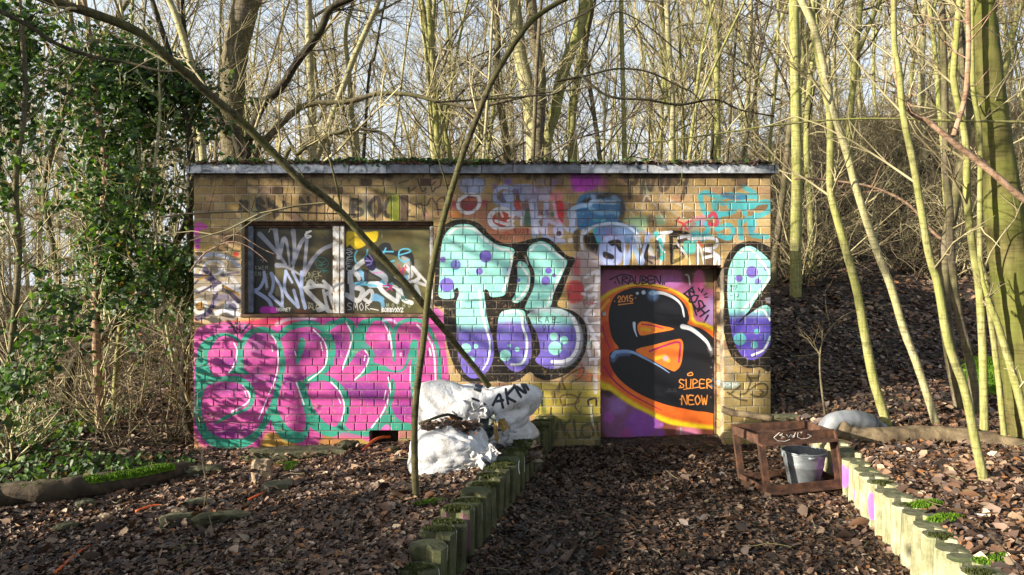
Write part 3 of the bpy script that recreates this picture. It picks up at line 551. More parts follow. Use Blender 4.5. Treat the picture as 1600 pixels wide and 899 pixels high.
    for st,c in ((((290,350),(340,400),(300,420)),(140,120,200)),(((320,330),(350,380),(290,380)),(180,150,210)),(((350,490),(440,480)),(200,130,180)),(((440,600),(520,600),(470,640)),(190,40,120)),(((480,580),(520,640)),(180,30,110)),(((580,420),(610,500),(640,420)),(190,60,50)),(((570,470),(650,440)),(200,90,80)),(((600,520),(620,440)),(150,60,140))): g.S_(st,2.2,c,.8,.9)
    for ch,y in (('S',275),('Y',310),('K',340),('E',385),('C',430)): g.T(ch,118,y,36,(205,205,205),1.1,cw=1.5)
    g.S_([(135,510),(135,580)],1.6,(210,210,210)); g.T('SMOR',128,752,62,(205,200,205),1.,.85); g.S_([(330,800),(400,815)],1.4,(205,200,205)); g.T('MOCHO',470,755,34,(150,160,140),1.,1.4); g.T('BOBBYXYZ',430,795,34,(225,225,225),1.3,.7)
    g.T('0',600,690,30,(80,150,140),.9); g.T('ME',600,690,40,(40,90,90),1.); g.M([((690,280),(730,260),(780,290),(740,320),(700,290))],1.,(60,95,30)); g.S_([(680,360),(750,355)],.7,(40,30,20)); g.S_([(430,145),(432,180)],1.2,(170,160,120),1,.7)
    g.S_([(680,330),(680,560)],.8,(40,35,25)); g.F([(150,380),(175,380),(175,440),(150,440)],(30,30,28),2,.5)
    return g

def paint_door():
    g = Canvas(936, 412, 1130, 706, 3); R = g.ref
    R(920,400,2.9)
    g.F([(50,30),(620,30),(620,900),(50,900)], (78,34,30), 1, 1, smooth=False)
    g.F([(60,80),(150,60),(400,60),(440,120),(600,130),(600,420),(50,300)], (158,84,130), 10, .95)
    g.F([(430,60),(600,60),(600,150),(500,130)],(70,58,30),8,.8); g.D(500,110,28,(200,90,150),6,.9,50); g.D(250,75,60,(130,35,60),10,.6,18); g.D(560,260,40,(150,130,185),14,.8,80); g.D(550,120,30,(110,95,60),10,.6)
    g.D(360,120,60,(176,110,180),10,.7,30)
    g.F([(60,640),(150,640),(280,720),(330,760),(320,850),(120,840),(60,780)],(150,96,160),12,.7)
    g.D(240,760,75,(132,70,160),10,.95,62); g.D(330,805,20,(140,70,165),3); g.D(330,765,9,(140,80,170),3); g.D(90,730,25,(165,80,170),6,.9); g.D(170,810,26,(150,65,130),7,.9,32); g.D(415,795,22,(205,120,165),6); g.D(460,800,50,(200,120,160),12,.9,35); g.D(130,680,40,(150,110,180),14,.8)
    g.F([(350,760),(500,785),(600,790),(600,850),(500,855),(420,850),(350,830)],(140,80,60),10,.6); g.D(460,800,40,(205,125,165),14,.8,25)
    g.S_([(417,780),(416,840)],2.2,(150,160,160),.8); g.F([(50,860),(620,860),(620,910),(50,910)],(40,24,22),10,.8)
    g.D(90,620,20,(40,28,35),6,.6)
    # orange aura
    g.F([(40,230),(70,175),(140,140),(230,122),(330,135),(410,165),(465,215),(480,290),(540,310),(620,370),(640,560),(640,785),(560,787),(440,775),(350,758),(260,712),(180,672),(100,615),(40,565)], YEL, 5)
    g.F([(40,255),(80,190),(150,150),(230,135),(330,147),(400,172),(450,215),(470,300),(530,325),(620,392),(640,560),(640,768),(560,768),(440,752),(350,730),(260,690),(180,645),(100,585),(40,530)], (222,104,34), 6)
    g.F([(50,330),(90,300),(110,400),(130,430),(90,470),(60,440)],(196,66,30),6,.8); g.F([(50,460),(95,470),(110,540),(60,540)],(176,50,34),8,.8); g.D(62,360,12,(215,185,30),6,.5)
    g.S_([(62,320),(75,370),(95,420)],3.2,(165,35,80),1.2,.9); g.S_([(70,500),(110,560),(180,620),(260,665),(330,700)],3.2,(160,25,75),1.2,1,1.2)
    g.S_([(52,250),(90,200)],4,(232,200,60),4,.7)
    # black letter
    g.F([(98,225),(130,172),(215,143),(310,155),(395,182),(440,230),(455,285),(450,310),(520,335),(585,392),(640,450),(640,700),(520,706),(430,692),(330,668),(220,620),(140,560),(100,500),(95,445),(125,425),(135,415),(105,370),(90,290)], (17,18,26), .7)
    g.F([(220,318),(232,300),(262,298),(320,314),(387,332),(300,350),(240,362),(224,345)], (232,124,40), .6); g.S_([(240,310),(290,316),(335,328)],2.,(175,30,80),.8); g.S_([(240,332),(275,335)],5,(220,175,30),3,.8)
    g.F([(212,428),(300,402),(395,378),(422,382),(428,420),(418,490),(395,520),(370,518),(290,475)], (228,118,40), .6); g.S_([(275,433),(340,408),(408,392),(412,440),(408,480)],3,(165,35,90),.8); g.S_([(305,465),(345,455),(360,475)],6,(222,180,40),3,.9); g.D(348,464,13,(225,170,200),5,.9)
    HB=(150,180,215)
    g.S_([(280,170),(330,168),(385,190),(420,225),(432,275)],6.,(225,228,235),.9,1,2.6); g.D(290,178,26,(100,135,185),9,.75); g.D(290,168,12,HB,4,.9)
    g.D(248,166,10,(185,195,215),1.5); g.D(220,170,7,(185,195,215),1.5)
    g.S_([(205,305),(208,335),(218,365)],5,(190,205,225),.8,1,1.2)
    g.S_([(425,320),(470,335),(530,385),(552,425)],8,(222,225,230),1.6,.95,4); g.S_([(550,420),(560,440)],8,(170,170,175),6,.6)
    g.S_([(108,455),(125,436),(190,435),(250,462),(320,500),(365,530)],7,(140,170,215),1.5,.95,1.2); g.S_([(110,470),(130,445),(180,440)],9,(110,145,200),5,.6)
    for i in range(14): g.D(565+math.sin(i*2.3)*12, 420+i*17, 2+(i*7)%4, (150,155,170), 1.5, .5)
    for x,y,r in ((570,475,12),(565,560,7),(555,590,8)): g.D(x,y,r,(120,130,160),5,.7)
    # tags on the door
    K=(22,16,38)
    g.S_([(95,108),(150,85),(195,92)],2.,K); g.S_([(125,95),(140,125)],2,K); g.T('RAUBEN',150,92,36,K,1.9,.82,0,.4,1,.75); g.S_([(118,118),(122,124)],1.8,K); g.S_([(333,122),(335,130)],1.8,K); g.S_([(341,121),(343,129)],1.8,K); g.S_([(180,145),(260,135),(360,150)],1.2,(90,40,20),1,.7)
    O=(226,142,60)
    g.T('2015',130,184,26,O,1.8,.68,-.06); g.S_([(135,222),(200,214)],1.8,O); g.D(117,206,3,O); g.D(212,190,3,O)
    g.T('SUPER',408,560,40,O,1.8,.78,0,.3,1,.62,.02); g.S_([(448,535),(465,528),(470,540),(450,542),(448,535)],1.8,O); g.T('NEOW',420,632,42,O,2.,.72,0,.3,1,.62,.02); g.D(415,590,4,O); g.D(540,560,4,O); g.D(415,650,4,O); g.D(522,650,4,O); g.S_([(430,605),(500,595)],1.6,O)
    K2=(18,14,30)
    g.T('BOSH',468,142,46,K2,2.7,.72,.95,.4,1,.7); g.S_([(455,160),(470,215),(488,268)],2.4,K2); g.S_([(540,270),(528,292)],2.8,K2); g.D(523,300,3.4,K2)
    for st in (((497,146),(502,158)),((518,150),(510,165)),((535,170),(522,178)),((538,188),(526,187))): g.S_(st,2,K2)
    g.T('JOJO',350,600,18,(70,68,70),.7,.7); g.S_([(440,85),(452,92),(458,130)],2.6,(185,180,190),1,.9); g.S_([(470,80),(510,90),(530,130)],2.2,(150,120,130),2,.7)
    g.T('WOMBO',350,85,30,(120,60,130),.6,.6,0,.5,.6)
    return g
# ---------------------------------------------------------------- terrain
WY = 7.3; KW = WY/FPX                                  # front wall distance; metres per photo pixel on it
WX = lambda px: (px-CX)*KW
WZ = lambda py: EYE-(py-CY)*KW
XL, XR, YB, ZTOP = WX(302), WX(1205), 11.4, WZ(271)
PL0, PL1 = np.array((-.53, 3.10)), np.array((.38, 7.22))     # foot line of the left palisades
PR0, PR1 = np.array((2.90, 6.75)), np.array((2.02, 2.75))    # foot line of the right palisades
def H(x, y):
    x = np.asarray(x, float); y = np.asarray(y, float)
    lx = PL0[0]+(y-PL0[1])*(PL1[0]-PL0[0])/(PL1[1]-PL0[1])
    rx = PR1[0]+(y-PR1[1])*(PR0[0]-PR1[0])/(PR0[1]-PR1[1])
    rx = rx-(rx-2.40)*sstep(6.7, 7.6, y)
    path = .02*vn(x, y, 2.3)
    left = .27-.11*np.clip(lx-x, 0, 3.2)+.05*vn(x, y, 1.1)+.03*vn(x, y, 3)
    left = left*(1-.55*sstep(6.0, 7.3, y)*sstep(.4, 1.5, lx-x))
    left = np.where(x < -3, left-.03*sstep(-3, -6, x), left)
    right = .275+.045*sstep(4.2, 5.2, y)+.10*sstep(.1, 2.5, x-rx)+.05*vn(x, y, 1.3)+.03*vn(x, y, 3.1)
    z = path+(left-path)*sstep(.06, .14, lx-x)
    z = np.where(x-rx > 0, path+(right-path)*sstep(.05, .13, x-rx), z)
    # palisades end a little in front of the camera
    fade = sstep(.5, 2.2, y); z = z*fade+(1-fade)*(.08*vn(x, y, .6))
    # slope behind and to the right
    ang = x/np.maximum(y, 1.)
    up = .265*(np.clip(y-7.0, 0, 60)-.5*np.clip(y-32, 0, 60))+.35*vn(x, y, .16)*sstep(9, 20, y)+.13*np.clip(y-12, 0, 18)*sstep(.22, .5, ang)
    hill = up*sstep(-.12, .42, ang)
    flat = .25*vn(x, y, .25)*sstep(8, 16, y)+.02*np.clip(y-12, 0, 100)
    back = sstep(7.1, 7.6, y)
    base_b = np.where(ang > .3, .30, np.where(ang < 0, z, z))
    zb = z*(1-sstep(7.2, 9.5, y))+0*y
    zz = np.where(y < 7.1, z, np.maximum(zb, z*.6)*(1-sstep(9, 14, y))+hill*back+flat*back)
    return zz+.012*vn(x, y, 7)+.006*vn(x, y, 17)
def Hs(x, y): return float(H(np.array([x]), np.array([y]))[0])
def ground(px, py, d0=2.5, d1=60):
    """first point of the terrain seen through a photo pixel"""
    D = np.linspace(d0, d1, 6000); x = (px-CX)*D/FPX; z = EYE-(py-CY)*D/FPX
    hit = np.nonzero(z < H(x, D))[0]; i = hit[0] if len(hit) else len(D)-1
    return np.array((x[i], D[i], z[i]))
def gaxis(segs):
    out = []
    for a, b, s in segs: out += list(np.arange(a, b-1e-6, s))
    return np.array(out+[segs[-1][1]])
xs = gaxis([(-160,-40,12),(-40,-14,2),(-14,-5.5,.4),(-5.5,6.2,.055),(6.2,16,.4),(16,44,2),(44,164,12)])
ys = gaxis([(-60,-16,8),(-16,1,1),(1,2.6,.3),(2.6,8.4,.055),(8.4,16,.3),(16,40,1.2),(40,90,5),(90,190,20)])
gx, gy = np.meshgrid(xs, ys); gz = H(gx, gy)
inb = (gx > XL+.1) & (gx < XR-.1) & (gy > WY+.2) & (gy < YB-.1); gz = np.where(inb, -.15, gz)
ga = Acc(); nx, ny = len(xs), len(ys)
i, j = np.meshgrid(np.arange(nx-1), np.arange(ny-1)); k0 = (j*nx+i).ravel()
ga.add(np.stack([gx.ravel(), gy.ravel(), gz.ravel()], -1), np.stack([k0, k0+1, k0+nx+1, k0+nx], -1))
m, nt, p = newmat('leaf_mould'); co = geo_pos(nt)
f1 = noisetex(nt, 14, 6, .7, co, .6); f2 = noisetex(nt, .8, 3, .5, co)
vor = N(nt, 'ShaderNodeTexVoronoi', i_Scale=26.); nt.links.new(co, vor.inputs['Vector'])
c = ramp(nt, f1, [(.25,(.016,.011,.009)), (.48,(.042,.029,.022)), (.62,(.09,.06,.043)), (.8,(.17,.12,.09))])
c = mix(nt, .45, c, vor.outputs['Color'], 'SOFT_LIGHT'); hs = N(nt, 'ShaderNodeHueSaturation', i_Saturation=.7); nt.links.new(c, hs.inputs['Color'])
c = mix(nt, ramp(nt, f2, [(.4,(0,)*3), (.7,(.5,)*3)]), hs.outputs[0], (.03,.022,.017)); nt.links.new(c, p.inputs['Base Color'])
p.inputs['Roughness'].default_value = .95; p.inputs['Specular IOR Level'].default_value = .15
hh = math_(nt, 'ADD', f1, math_(nt, 'MULTIPLY', vor.outputs['Distance'], .8)); bump(nt, hh, .9, .05, p)
M['ground'] = m
link('forest_floor', ga.mesh('forest_floor', M['ground']), kind='structure')

# ---------------------------------------------------------------- fallen leaves
m, nt, p = newmat('dead_leaf')
at = N(nt, 'ShaderNodeVertexColor', layer_name='tint'); nt.links.new(at.outputs[0], p.inputs['Base Color'])
p.inputs['Roughness'].default_value = .55; p.inputs['Specular IOR Level'].default_value = .35; M['leaf'] = m
rs = np.random.RandomState(3)
PAL = np.array([(.12,.065,.038),(.17,.105,.065),(.075,.045,.032),(.27,.19,.125),(.045,.030,.024),(.14,.095,.07),(.23,.105,.04),(.36,.28,.20),(.10,.078,.068)])
PW = np.array([.2,.15,.17,.09,.15,.1,.06,.03,.05]); PW /= PW.sum()
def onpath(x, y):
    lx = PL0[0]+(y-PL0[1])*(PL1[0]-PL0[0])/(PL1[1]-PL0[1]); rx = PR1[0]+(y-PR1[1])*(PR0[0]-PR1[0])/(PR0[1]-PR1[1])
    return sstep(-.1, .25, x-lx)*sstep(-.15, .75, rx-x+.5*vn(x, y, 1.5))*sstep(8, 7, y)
def leaves(acc, x, y, size, lift=.008, tilt=.55, pal=PAL, pw=PW, z=None, wet_shade=True):
    n = len(x); z = H(x, y) if z is None else z
    th = rs.uniform(0, 2*PI, n); s = size*np.clip(rs.lognormal(-.1, .38, n), .4, 2.0)
    e = .03
    nrm = np.stack([-(H(x+e, y)-H(x-e, y))/(2*e), -(H(x, y+e)-H(x, y-e))/(2*e), np.ones(n)], -1)
    nrm[:, :2] = np.clip(nrm[:, :2], -1.2, 1.2); nrm += np.concatenate([rs.normal(0, tilt, (n, 2)), np.zeros((n, 1))], 1)
    nrm /= np.linalg.norm(nrm, axis=1, keepdims=True)
    u = np.stack([np.cos(th), np.sin(th), np.zeros(n)], -1); u -= nrm*(u*nrm).sum(1, keepdims=True); u /= np.linalg.norm(u, axis=1, keepdims=True)
    v = np.cross(nrm, u)
    curl = rs.uniform(-.1, .45, n); bend = rs.uniform(-.3, .5, n)
    # outline of a leaf: midrib 0-1-2-3, two sides
    P = [(-.5,0,0), (-.12,0,1), (.22,0,1), (.55,0,0), (-.22,.30,2), (.16,.26,2), (-.22,-.30,2), (.16,-.26,2)]
    V = np.zeros((n, 8, 3))
    asym = rs.uniform(.65, 1.25, (n, 8))
    for k, (a, b, cc) in enumerate(P):
        h = (.0 if cc == 0 else .0) + (curl*.28 if cc == 2 else 0)+bend*(a*a)*.7
        V[:, k] = np.stack([x, y, z+lift], -1)+(s*a)[:, None]*u+(s*b*asym[:, k])[:, None]*v+(s*h)[:, None]*nrm
    q = np.array([(0,6,7,1),(1,7,3,2)]); 
    T = np.array([(0,1,4),(1,2,5),(1,5,4),(2,3,5),(0,6,1),(6,7,1),(1,7,2),(7,3,2)])
    F = (np.arange(n)*8)[:, None, None]+T[None]
    c = pal[rs.choice(len(pal), n, p=pw)]*rs.uniform(.7, 1.3, (n, 1))
    c = c*(1+.5*vn(x, y, .9)+.35*vn(x, y, 3.3))[:, None]
    if wet_shade: c = c*(1-.55*np.clip(onpath(x, y), 0, 1))[:, None]*(1-.25*(vn(x, y, .8) > .1))[:, None]  # path leaves darkened: wet litter plus the path's shade, put into the colour
    acc.add(V.reshape(-1, 3), None, F.reshape(-1, 3), np.repeat(c, 8, 0))
def inside_hut(x, y): return (x > XL-.0) & (x < XR+.0) & (y > WY-.0) & (y < YB)
def scatter(n, y0, y1, k=.80, pw=1.0):
    y = y0+(y1-y0)*rs.rand(n)**pw; x = rs.uniform(-k, k, n)*y
    ok = ~inside_hut(x, y); return x[ok], y[ok]
la = Acc()
for n, y0, y1, s in ((56000, 2.9, 5.0, .036), (52000, 5.0, 7.35, .041), (34000, 7.3, 11, .058), (24000, 11, 17, .09), (17000, 17, 32, .15)):
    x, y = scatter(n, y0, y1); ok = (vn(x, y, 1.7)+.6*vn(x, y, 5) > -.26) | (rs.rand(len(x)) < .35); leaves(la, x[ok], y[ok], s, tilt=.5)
# leaves caught along the palisade feet and heaped at the right bank
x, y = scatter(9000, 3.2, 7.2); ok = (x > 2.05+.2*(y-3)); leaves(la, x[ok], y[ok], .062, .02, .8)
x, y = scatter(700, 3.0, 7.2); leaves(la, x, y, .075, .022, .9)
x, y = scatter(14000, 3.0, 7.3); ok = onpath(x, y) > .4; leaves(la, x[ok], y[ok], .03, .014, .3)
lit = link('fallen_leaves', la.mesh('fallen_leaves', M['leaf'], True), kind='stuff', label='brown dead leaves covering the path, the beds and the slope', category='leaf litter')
# sticks lying about
ta = Acc()
for n, y0, y1, L in ((80, 3, 7.2, .2), (110, 7.4, 14, .5)):
    x, y = scatter(n, y0, y1)
    for a, b in zip(x, y):
        th = rs.uniform(0, 2*PI); l = L*rs.uniform(.4, 1.6); pts = []
        for t in np.linspace(-.5, .5, 5):
            X = a+math.cos(th)*t*l; Y = b+math.sin(th)*t*l; pts.append((X, Y, Hs(X, Y)+.02+.03*rs.rand()))
        tube(ta, pts, .0028+.003*rs.rand()*L*2, 4)
link('fallen_sticks', ta.mesh('fallen_sticks', M['bark_brown']), kind='stuff', label='thin dead sticks lying among the fallen leaves', category='sticks')

# ---------------------------------------------------------------- the brick hut
def canvas_image(name, g):
    f = g.final(); im = bpy.data.images.new(name, g.w, g.h, alpha=True); im.alpha_mode = 'CHANNEL_PACKED'
    im.pixels.foreach_set(np.ascontiguousarray(f[::-1]).ravel()); im.update(); im.pack(); return im
def canvas_node(nt, g, im, co_obj, kx, kz, ox=0.0, axis='XZ'):
    """paint laid on by real position: u = photo column of the wall point, v = photo row"""
    tc = nt.nodes.new('ShaderNodeTexCoord'); tc.object = co_obj
    sp = nt.nodes.new('ShaderNodeSeparateXYZ'); nt.links.new(tc.outputs['Object'], sp.inputs[0])
    w_, h_ = g.w/g.S, g.h/g.S
    u = math_(nt, 'MULTIPLY_ADD', sp.outputs['X'], 1/(kx*w_), (CX-g.x0)/w_+ox/w_)
    v = math_(nt, 'MULTIPLY_ADD', sp.outputs['Z'], 1/(kz*h_), 1-((EYE/kz+CY)-g.y0)/h_)
    cb = nt.nodes.new('ShaderNodeCombineXYZ'); nt.links.new(u, cb.inputs[0]); nt.links.new(v, cb.inputs[1])
    ti = nt.nodes.new('ShaderNodeTexImage'); ti.image = im; ti.extension = 'CLIP'; nt.links.new(cb.outputs[0], ti.inputs[0])
    return ti.outputs[0], ti.outputs[1]
hut = thing('brick_hut', 'flat-roofed yellow brick hut covered in graffiti with a painted steel door and boarded window', 'hut', (0, WY, 0))
GW_ = paint_wall(); IW = canvas_image('wall_paint', GW_)
GP_ = paint_panel(); IP = canvas_image('pane_paint', GP_)
GD_ = paint_door(); ID = canvas_image('door_paint', GD_)
def tone_node(nt):
    a = N(nt, 'ShaderNodeAttribute', attribute_type='OBJECT', attribute_name='tone'); b = N(nt, 'ShaderNodeAttribute', attribute_type='GEOMETRY', attribute_name='tone')
    return math_(nt, 'ADD', a.outputs['Fac'], b.outputs['Fac'])
def brickmat(name, mortar=False):
    m, nt, p = newmat(name); co = geo_pos(nt)
    fine = noisetex(nt, 60, 5, .65, co); big = noisetex(nt, 1.5, 3, .5, co)
    if mortar: base = ramp(nt, fine, [(.3,(.22,.18,.12)), (.6,(.44,.38,.27)), (.8,(.55,.49,.37))])
    else:
        t = tone_node(nt)
        base = ramp(nt, t, [(0,(.14,.085,.045)), (.2,(.33,.21,.09)), (.38,(.48,.34,.155)), (.5,(.42,.28,.10)), (.62,(.50,.37,.19)), (.75,(.47,.26,.14)), (.88,(.34,.26,.10)), (1,(.13,.085,.05))])
        base = mix(nt, .75, base, ramp(nt, fine, [(.3,(.55,)*3), (.7,(1.15,)*3)]), 'MULTIPLY')
    # soot, damp and tree shade in the colour: dark under the coping and green growth near the ground
    sp = nt.nodes.new('ShaderNodeSeparateXYZ'); nt.links.new(co, sp.inputs[0])
    low = math_(nt, 'SUBTRACT', math_(nt, 'MULTIPLY_ADD', sp.outputs['Z'], -1.1, .75), big)
    base = mix(nt, math_(nt, 'MULTIPLY', ramp(nt, low, [(.0,(0,)*3), (.5,(1,)*3)]), .55), base, (.13,.13,.035))
    colr, al = canvas_node(nt, GW_, IW, hut, KW, KW)
    wear = ramp(nt, noisetex(nt, 26, 7, .75, co), [(.33,(.2,)*3), (.44,(1,)*3)])
    al = math_(nt, 'MULTIPLY', al, math_(nt, 'MULTIPLY', wear, .8 if mortar else .97))
    shade = ramp(nt, noisetex(nt, 5, 4, .6, co), [(.3,(.80,)*3), (.7,(1.1,)*3)])
    paintc = mix(nt, .8, colr, shade, 'MULTIPLY')
    if mortar: paintc = mix(nt, .55, paintc, (.06,.05,.05))
    c = mix(nt, al, base, paintc)
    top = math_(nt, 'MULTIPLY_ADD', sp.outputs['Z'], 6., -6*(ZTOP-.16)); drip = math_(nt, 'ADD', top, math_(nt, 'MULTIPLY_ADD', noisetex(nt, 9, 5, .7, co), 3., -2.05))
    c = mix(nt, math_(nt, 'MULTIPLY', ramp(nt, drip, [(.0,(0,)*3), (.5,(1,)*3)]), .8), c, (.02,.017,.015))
    grime_shade = ramp(nt, math_(nt, 'ADD', noisetex(nt, 2.2, 5, .7, co, .5), math_(nt, 'MULTIPLY_ADD', sp.outputs['Z'], .55, -1.30)), [(.42,(0,)*3), (.75,(1,)*3)])  # upper band: stains plus tree shade, put into the colour
    c = mix(nt, math_(nt, 'MULTIPLY', grime_shade, .6), c, (.045,.034,.026))
    nt.links.new(c, p.inputs['Base Color']); p.inputs['Roughness'].default_value = .85
    rr = math_(nt, 'MULTIPLY_ADD', al, -.35, .9); nt.links.new(rr, p.inputs['Roughness']); p.inputs['Specular IOR Level'].default_value = .3
    bump(nt, noisetex(nt, 90, 4, .6, co), .35, .004, p)
    return m
M['brick'] = brickmat('yellow_brick'); M['mortar'] = brickmat('pale_mortar', True)
# openings in photo pixels on the wall plane
WIN = (378, 346, 677, 491); DOOR = (939, 416, 1130, 715); VENT = (578, 673, 622, 699)
rng = random.Random(21)
rows = []; P_ = 12.75
ymin = 270.8
k = -19
bricks = []     # (x0,x1,y0,y1) in photo pixels
yk = lambda k: 508+P_*k
for k in range(-19, 18):
    a, b = yk(k), yk(k+1)
    if a < 258: continue
    a = max(a, 270.8)
    if b-a < 4: continue
    mid = (a+b)/2
    segs = [(302., 1205.)]
    def cut(segs, c0, c1):
        out = []
        for s0, s1 in segs:
            if c1 <= s0 or c0 >= s1: out.append((s0, s1)); continue
            if c0 > s0: out.append((s0, c0))
            if c1 < s1: out.append((c1, s1))
        return out
    if WIN[1]-2 < mid < WIN[3]+4: segs = cut(segs, WIN[0], WIN[2])
    if DOOR[1]-2 < mid: segs = cut(segs, DOOR[0], DOOR[2])
    if VENT[1] < mid < VENT[3]: segs = cut(segs, VENT[0], VENT[2])
    if yk(-16) < mid < yk(-13): segs = cut(segs, 378, 677)
    if yk(-10)-1 < mid < yk(-7)-3: segs = cut(segs, 936, 1127)
    for s0, s1 in segs:
        x = s0; first = True
        while x < s1-1:
            L = 18.7 if rng.random() < .66 else rng.choice((28., 28., 36.))
            if first and k % 2: L = 13.5 if rng.random() < .6 else 28.
            first = False
            if s1-(x+L) < 9: L = s1-x
            if L > 40: L = L/2
            bricks.append((x, min(x+L, s1), a, b, 'H')); x += L
for x0, x1, a, b in ((378, 677, yk(-16), 345.6), (936, 1127, yk(-10), 415.5)):
    n = round((x1-x0)/12.8); d = (x1-x0)/n
    for i in range(n): bricks.append((x0+i*d, x0+(i+1)*d, a, b, 'S'))
bricks.sort(key=lambda q: -(q[1]-q[0])*(q[3]-q[2]))
rest = Acc(); tones = []; meshes = {}; J = .0046
def tone_():
    return min(1, max(0, rng.gauss(.45, .22)))
for i, (x0, x1, y0, y1, kd) in enumerate(bricks):
    W2, H2 = (x1-x0)*KW/2-J, (y1-y0)*KW/2-J
    cx_, cz_ = WX((x0+x1)/2), WZ((y0+y1)/2)
    out = rng.gauss(0, .0018); t = tone_()
    if i < 300:
        key = (round(W2, 2), round(H2, 2), kd, rng.randrange(3))
        if key not in meshes:
            a = Acc(); cbox(a, -W2, W2, 0, .11, -H2, H2, .005, .0018, rng); meshes[key] = a.mesh('brick', M['brick'], False); meshes[key]['s'] = W2
        o = link('brick', meshes[key], hut, (cx_, out, cz_)); o.rotation_euler = (rng.gauss(0, .004), rng.gauss(0, .004), rng.gauss(0, .006)); o['tone'] = t
        o.scale = (W2/meshes[key]['s'], 1, 1)
    else:
        n0 = rest.n; cbox(rest, cx_-W2, cx_+W2, out, .15, cz_-H2, cz_+H2, .005, .002, rng); tones += [t]*(rest.n-n0)
me = rest.mesh('brickwork', M['brick'], False); at = me.attributes.new('tone', 'FLOAT', 'POINT'); at.data.foreach_set('value', np.array(tones, np.float32))
link('brickwork', me, hut, kind='stuff')
# mortar bed behind and between the bricks, open at window, door and vent
a = Acc()
def rect(x0, x1, y0, y1, ya=.0065, yb=.149): box(a, WX(x0), WX(x1), ya, yb, WZ(y1), WZ(y0))
e = .5
rect(303, 1204, 271.5, WIN[1]-e); rect(303, WIN[0]-e, WIN[1]-e, WIN[3]+e); rect(WIN[2]+e, DOOR[0]-e, WIN[1]-e, WIN[3]+e)
rect(DOOR[0]-e, 1204, WIN[1]-e, DOOR[1]-1.5); rect(303, DOOR[0]-e, WIN[3]+e, VENT[1]-e); rect(303, VENT[0]-e, VENT[1]-e, VENT[3]+e); rect(VENT[2]+e, DOOR[0]-e, VENT[1]-e, VENT[3]+e); rect(303, DOOR[0]-e, VENT[3]+e, 745)
rect(DOOR[2]+e, 1204, DOOR[1]-1.5, 735)
link('mortar', a.mesh('mortar', M['mortar'], False), hut)
# side and back walls, roof
m, nt, p = newmat('side_brick'); bt = N(nt, 'ShaderNodeTexBrick', i_Scale=1.); bt.inputs['Brick Width'].default_value = .2; bt.inputs['Row Height'].default_value = .0838; bt.inputs['Mortar Size'].default_value = .006
bt.inputs['Color1'].default_value = (.36,.22,.09,1); bt.inputs['Color2'].default_value = (.26,.15,.065,1); bt.inputs['Mortar'].default_value = (.4,.36,.26,1)
sp = nt.nodes.new('ShaderNodeSeparateXYZ'); nt.links.new(geo_pos(nt), sp.inputs[0]); cb = nt.nodes.new('ShaderNodeCombineXYZ'); nt.links.new(math_(nt, 'ADD', sp.outputs['X'], sp.outputs['Y']), cb.inputs[0]); nt.links.new(sp.outputs['Z'], cb.inputs[1]); nt.links.new(cb.outputs[0], bt.inputs['Vector'])
nt.links.new(bt.outputs['Color'], p.inputs['Base Color']); p.inputs['Roughness'].default_value = .9; bump(nt, math_(nt, 'SUBTRACT', 1., bt.outputs['Fac']), .6, .008, p); M['side'] = m
# plastered reveals of the door opening
for x0, x1 in ((DOOR[0]-14, DOOR[0]), (DOOR[2], DOOR[2]+14)):
    for k in range(-8, 17):
        if yk(k+1) < DOOR[1]: continue
        a = Acc(); y0 = max(yk(k), DOOR[1]); box(a, WX(x0)+rng.uniform(-.002,.002), WX(x1)+rng.uniform(-.002,.002), .1115, .31, WZ(yk(k+1))+.004, WZ(y0)-.003); o = link('reveal_brick', a.mesh('reveal_brick', M['brick'], False), hut); o['tone'] = tone_()
for nm, bx in (('side_wall', (XL+.002, XL+.24, .151, YB-WY)), ('side_wall', (XR-.24, XR-.002, .151, YB-WY)), ('back_wall', (XL+.241, XR-.241, YB-WY-.24, YB-WY-.001))):
    a = Acc(); box(a, *bx, -.3, ZTOP-.001); link(nm, a.mesh(nm, M['side'], False), hut)
M['dark'] = simple('interior_dark', [(.3,(.01,.01,.009)), (.7,(.02,.018,.015))], 5, .9, 0)
a = Acc(); box(a, WX(VENT[0])-.05, WX(VENT[2])+.05, .16, .6, WZ(VENT[3])-.02, WZ(VENT[1])+.03); link('vent_shade_block', a.mesh('vent_shade_block', M['dark'], False), hut)  # solid dark block stands in for the shade inside the vent hole
M['zinc'] = simple('weathered_zinc_coping', [(.36,(.05,.05,.05)), (.44,(.22,.24,.27)), (.56,(.42,.44,.48)), (.7,(.55,.57,.60))], 9, .5, .2, .004, .35, .5, 6, 1.5)
M['zinc_dark'] = simple('sooty_shaded_zinc_coping', [(.3,(.05,.055,.065)), (.5,(.13,.14,.165)), (.7,(.24,.26,.30))], 7, .55, .2, .004, .2, .5, 6, 1.5)  # soot plus the shade over the middle panels, both in the colour
M['roof'] = simple('bitumen_roof', [(.3,(.03,.03,.028)), (.7,(.07,.065,.055))], 10, .9, .5)
a = Acc(); box(a, XL-.02, XR+.02, -.02, YB-WY+.02, ZTOP+.002, ZTOP+.078); link('roof_slab', a.mesh('roof_slab', M['roof'], False), hut)
jo = [300, 428, 547, 606, 672, 753, 802, 906, 1010, 1120, 1207]
for i in range(len(jo)-1):
    a = Acc(); x0, x1 = WX(jo[i])+.002, WX(jo[i+1])-.002; z1 = ZTOP+.083+rng.uniform(-.009, .007); y0 = -.055+rng.uniform(-.01, .006)
    cbox(a, x0, x1, y0, -.024, ZTOP-.006, z1, .006); box(a, x0, x1, y0+.001, .06, z1+.0005, z1+.005); cbox(a, x0, x1, y0-.008, y0-.001, ZTOP-.009, ZTOP+.006, .002)
    link('coping_panel', a.mesh('coping_panel', M['zinc_dark' if i in (3, 4, 5, 6) else 'zinc'], False), hut)
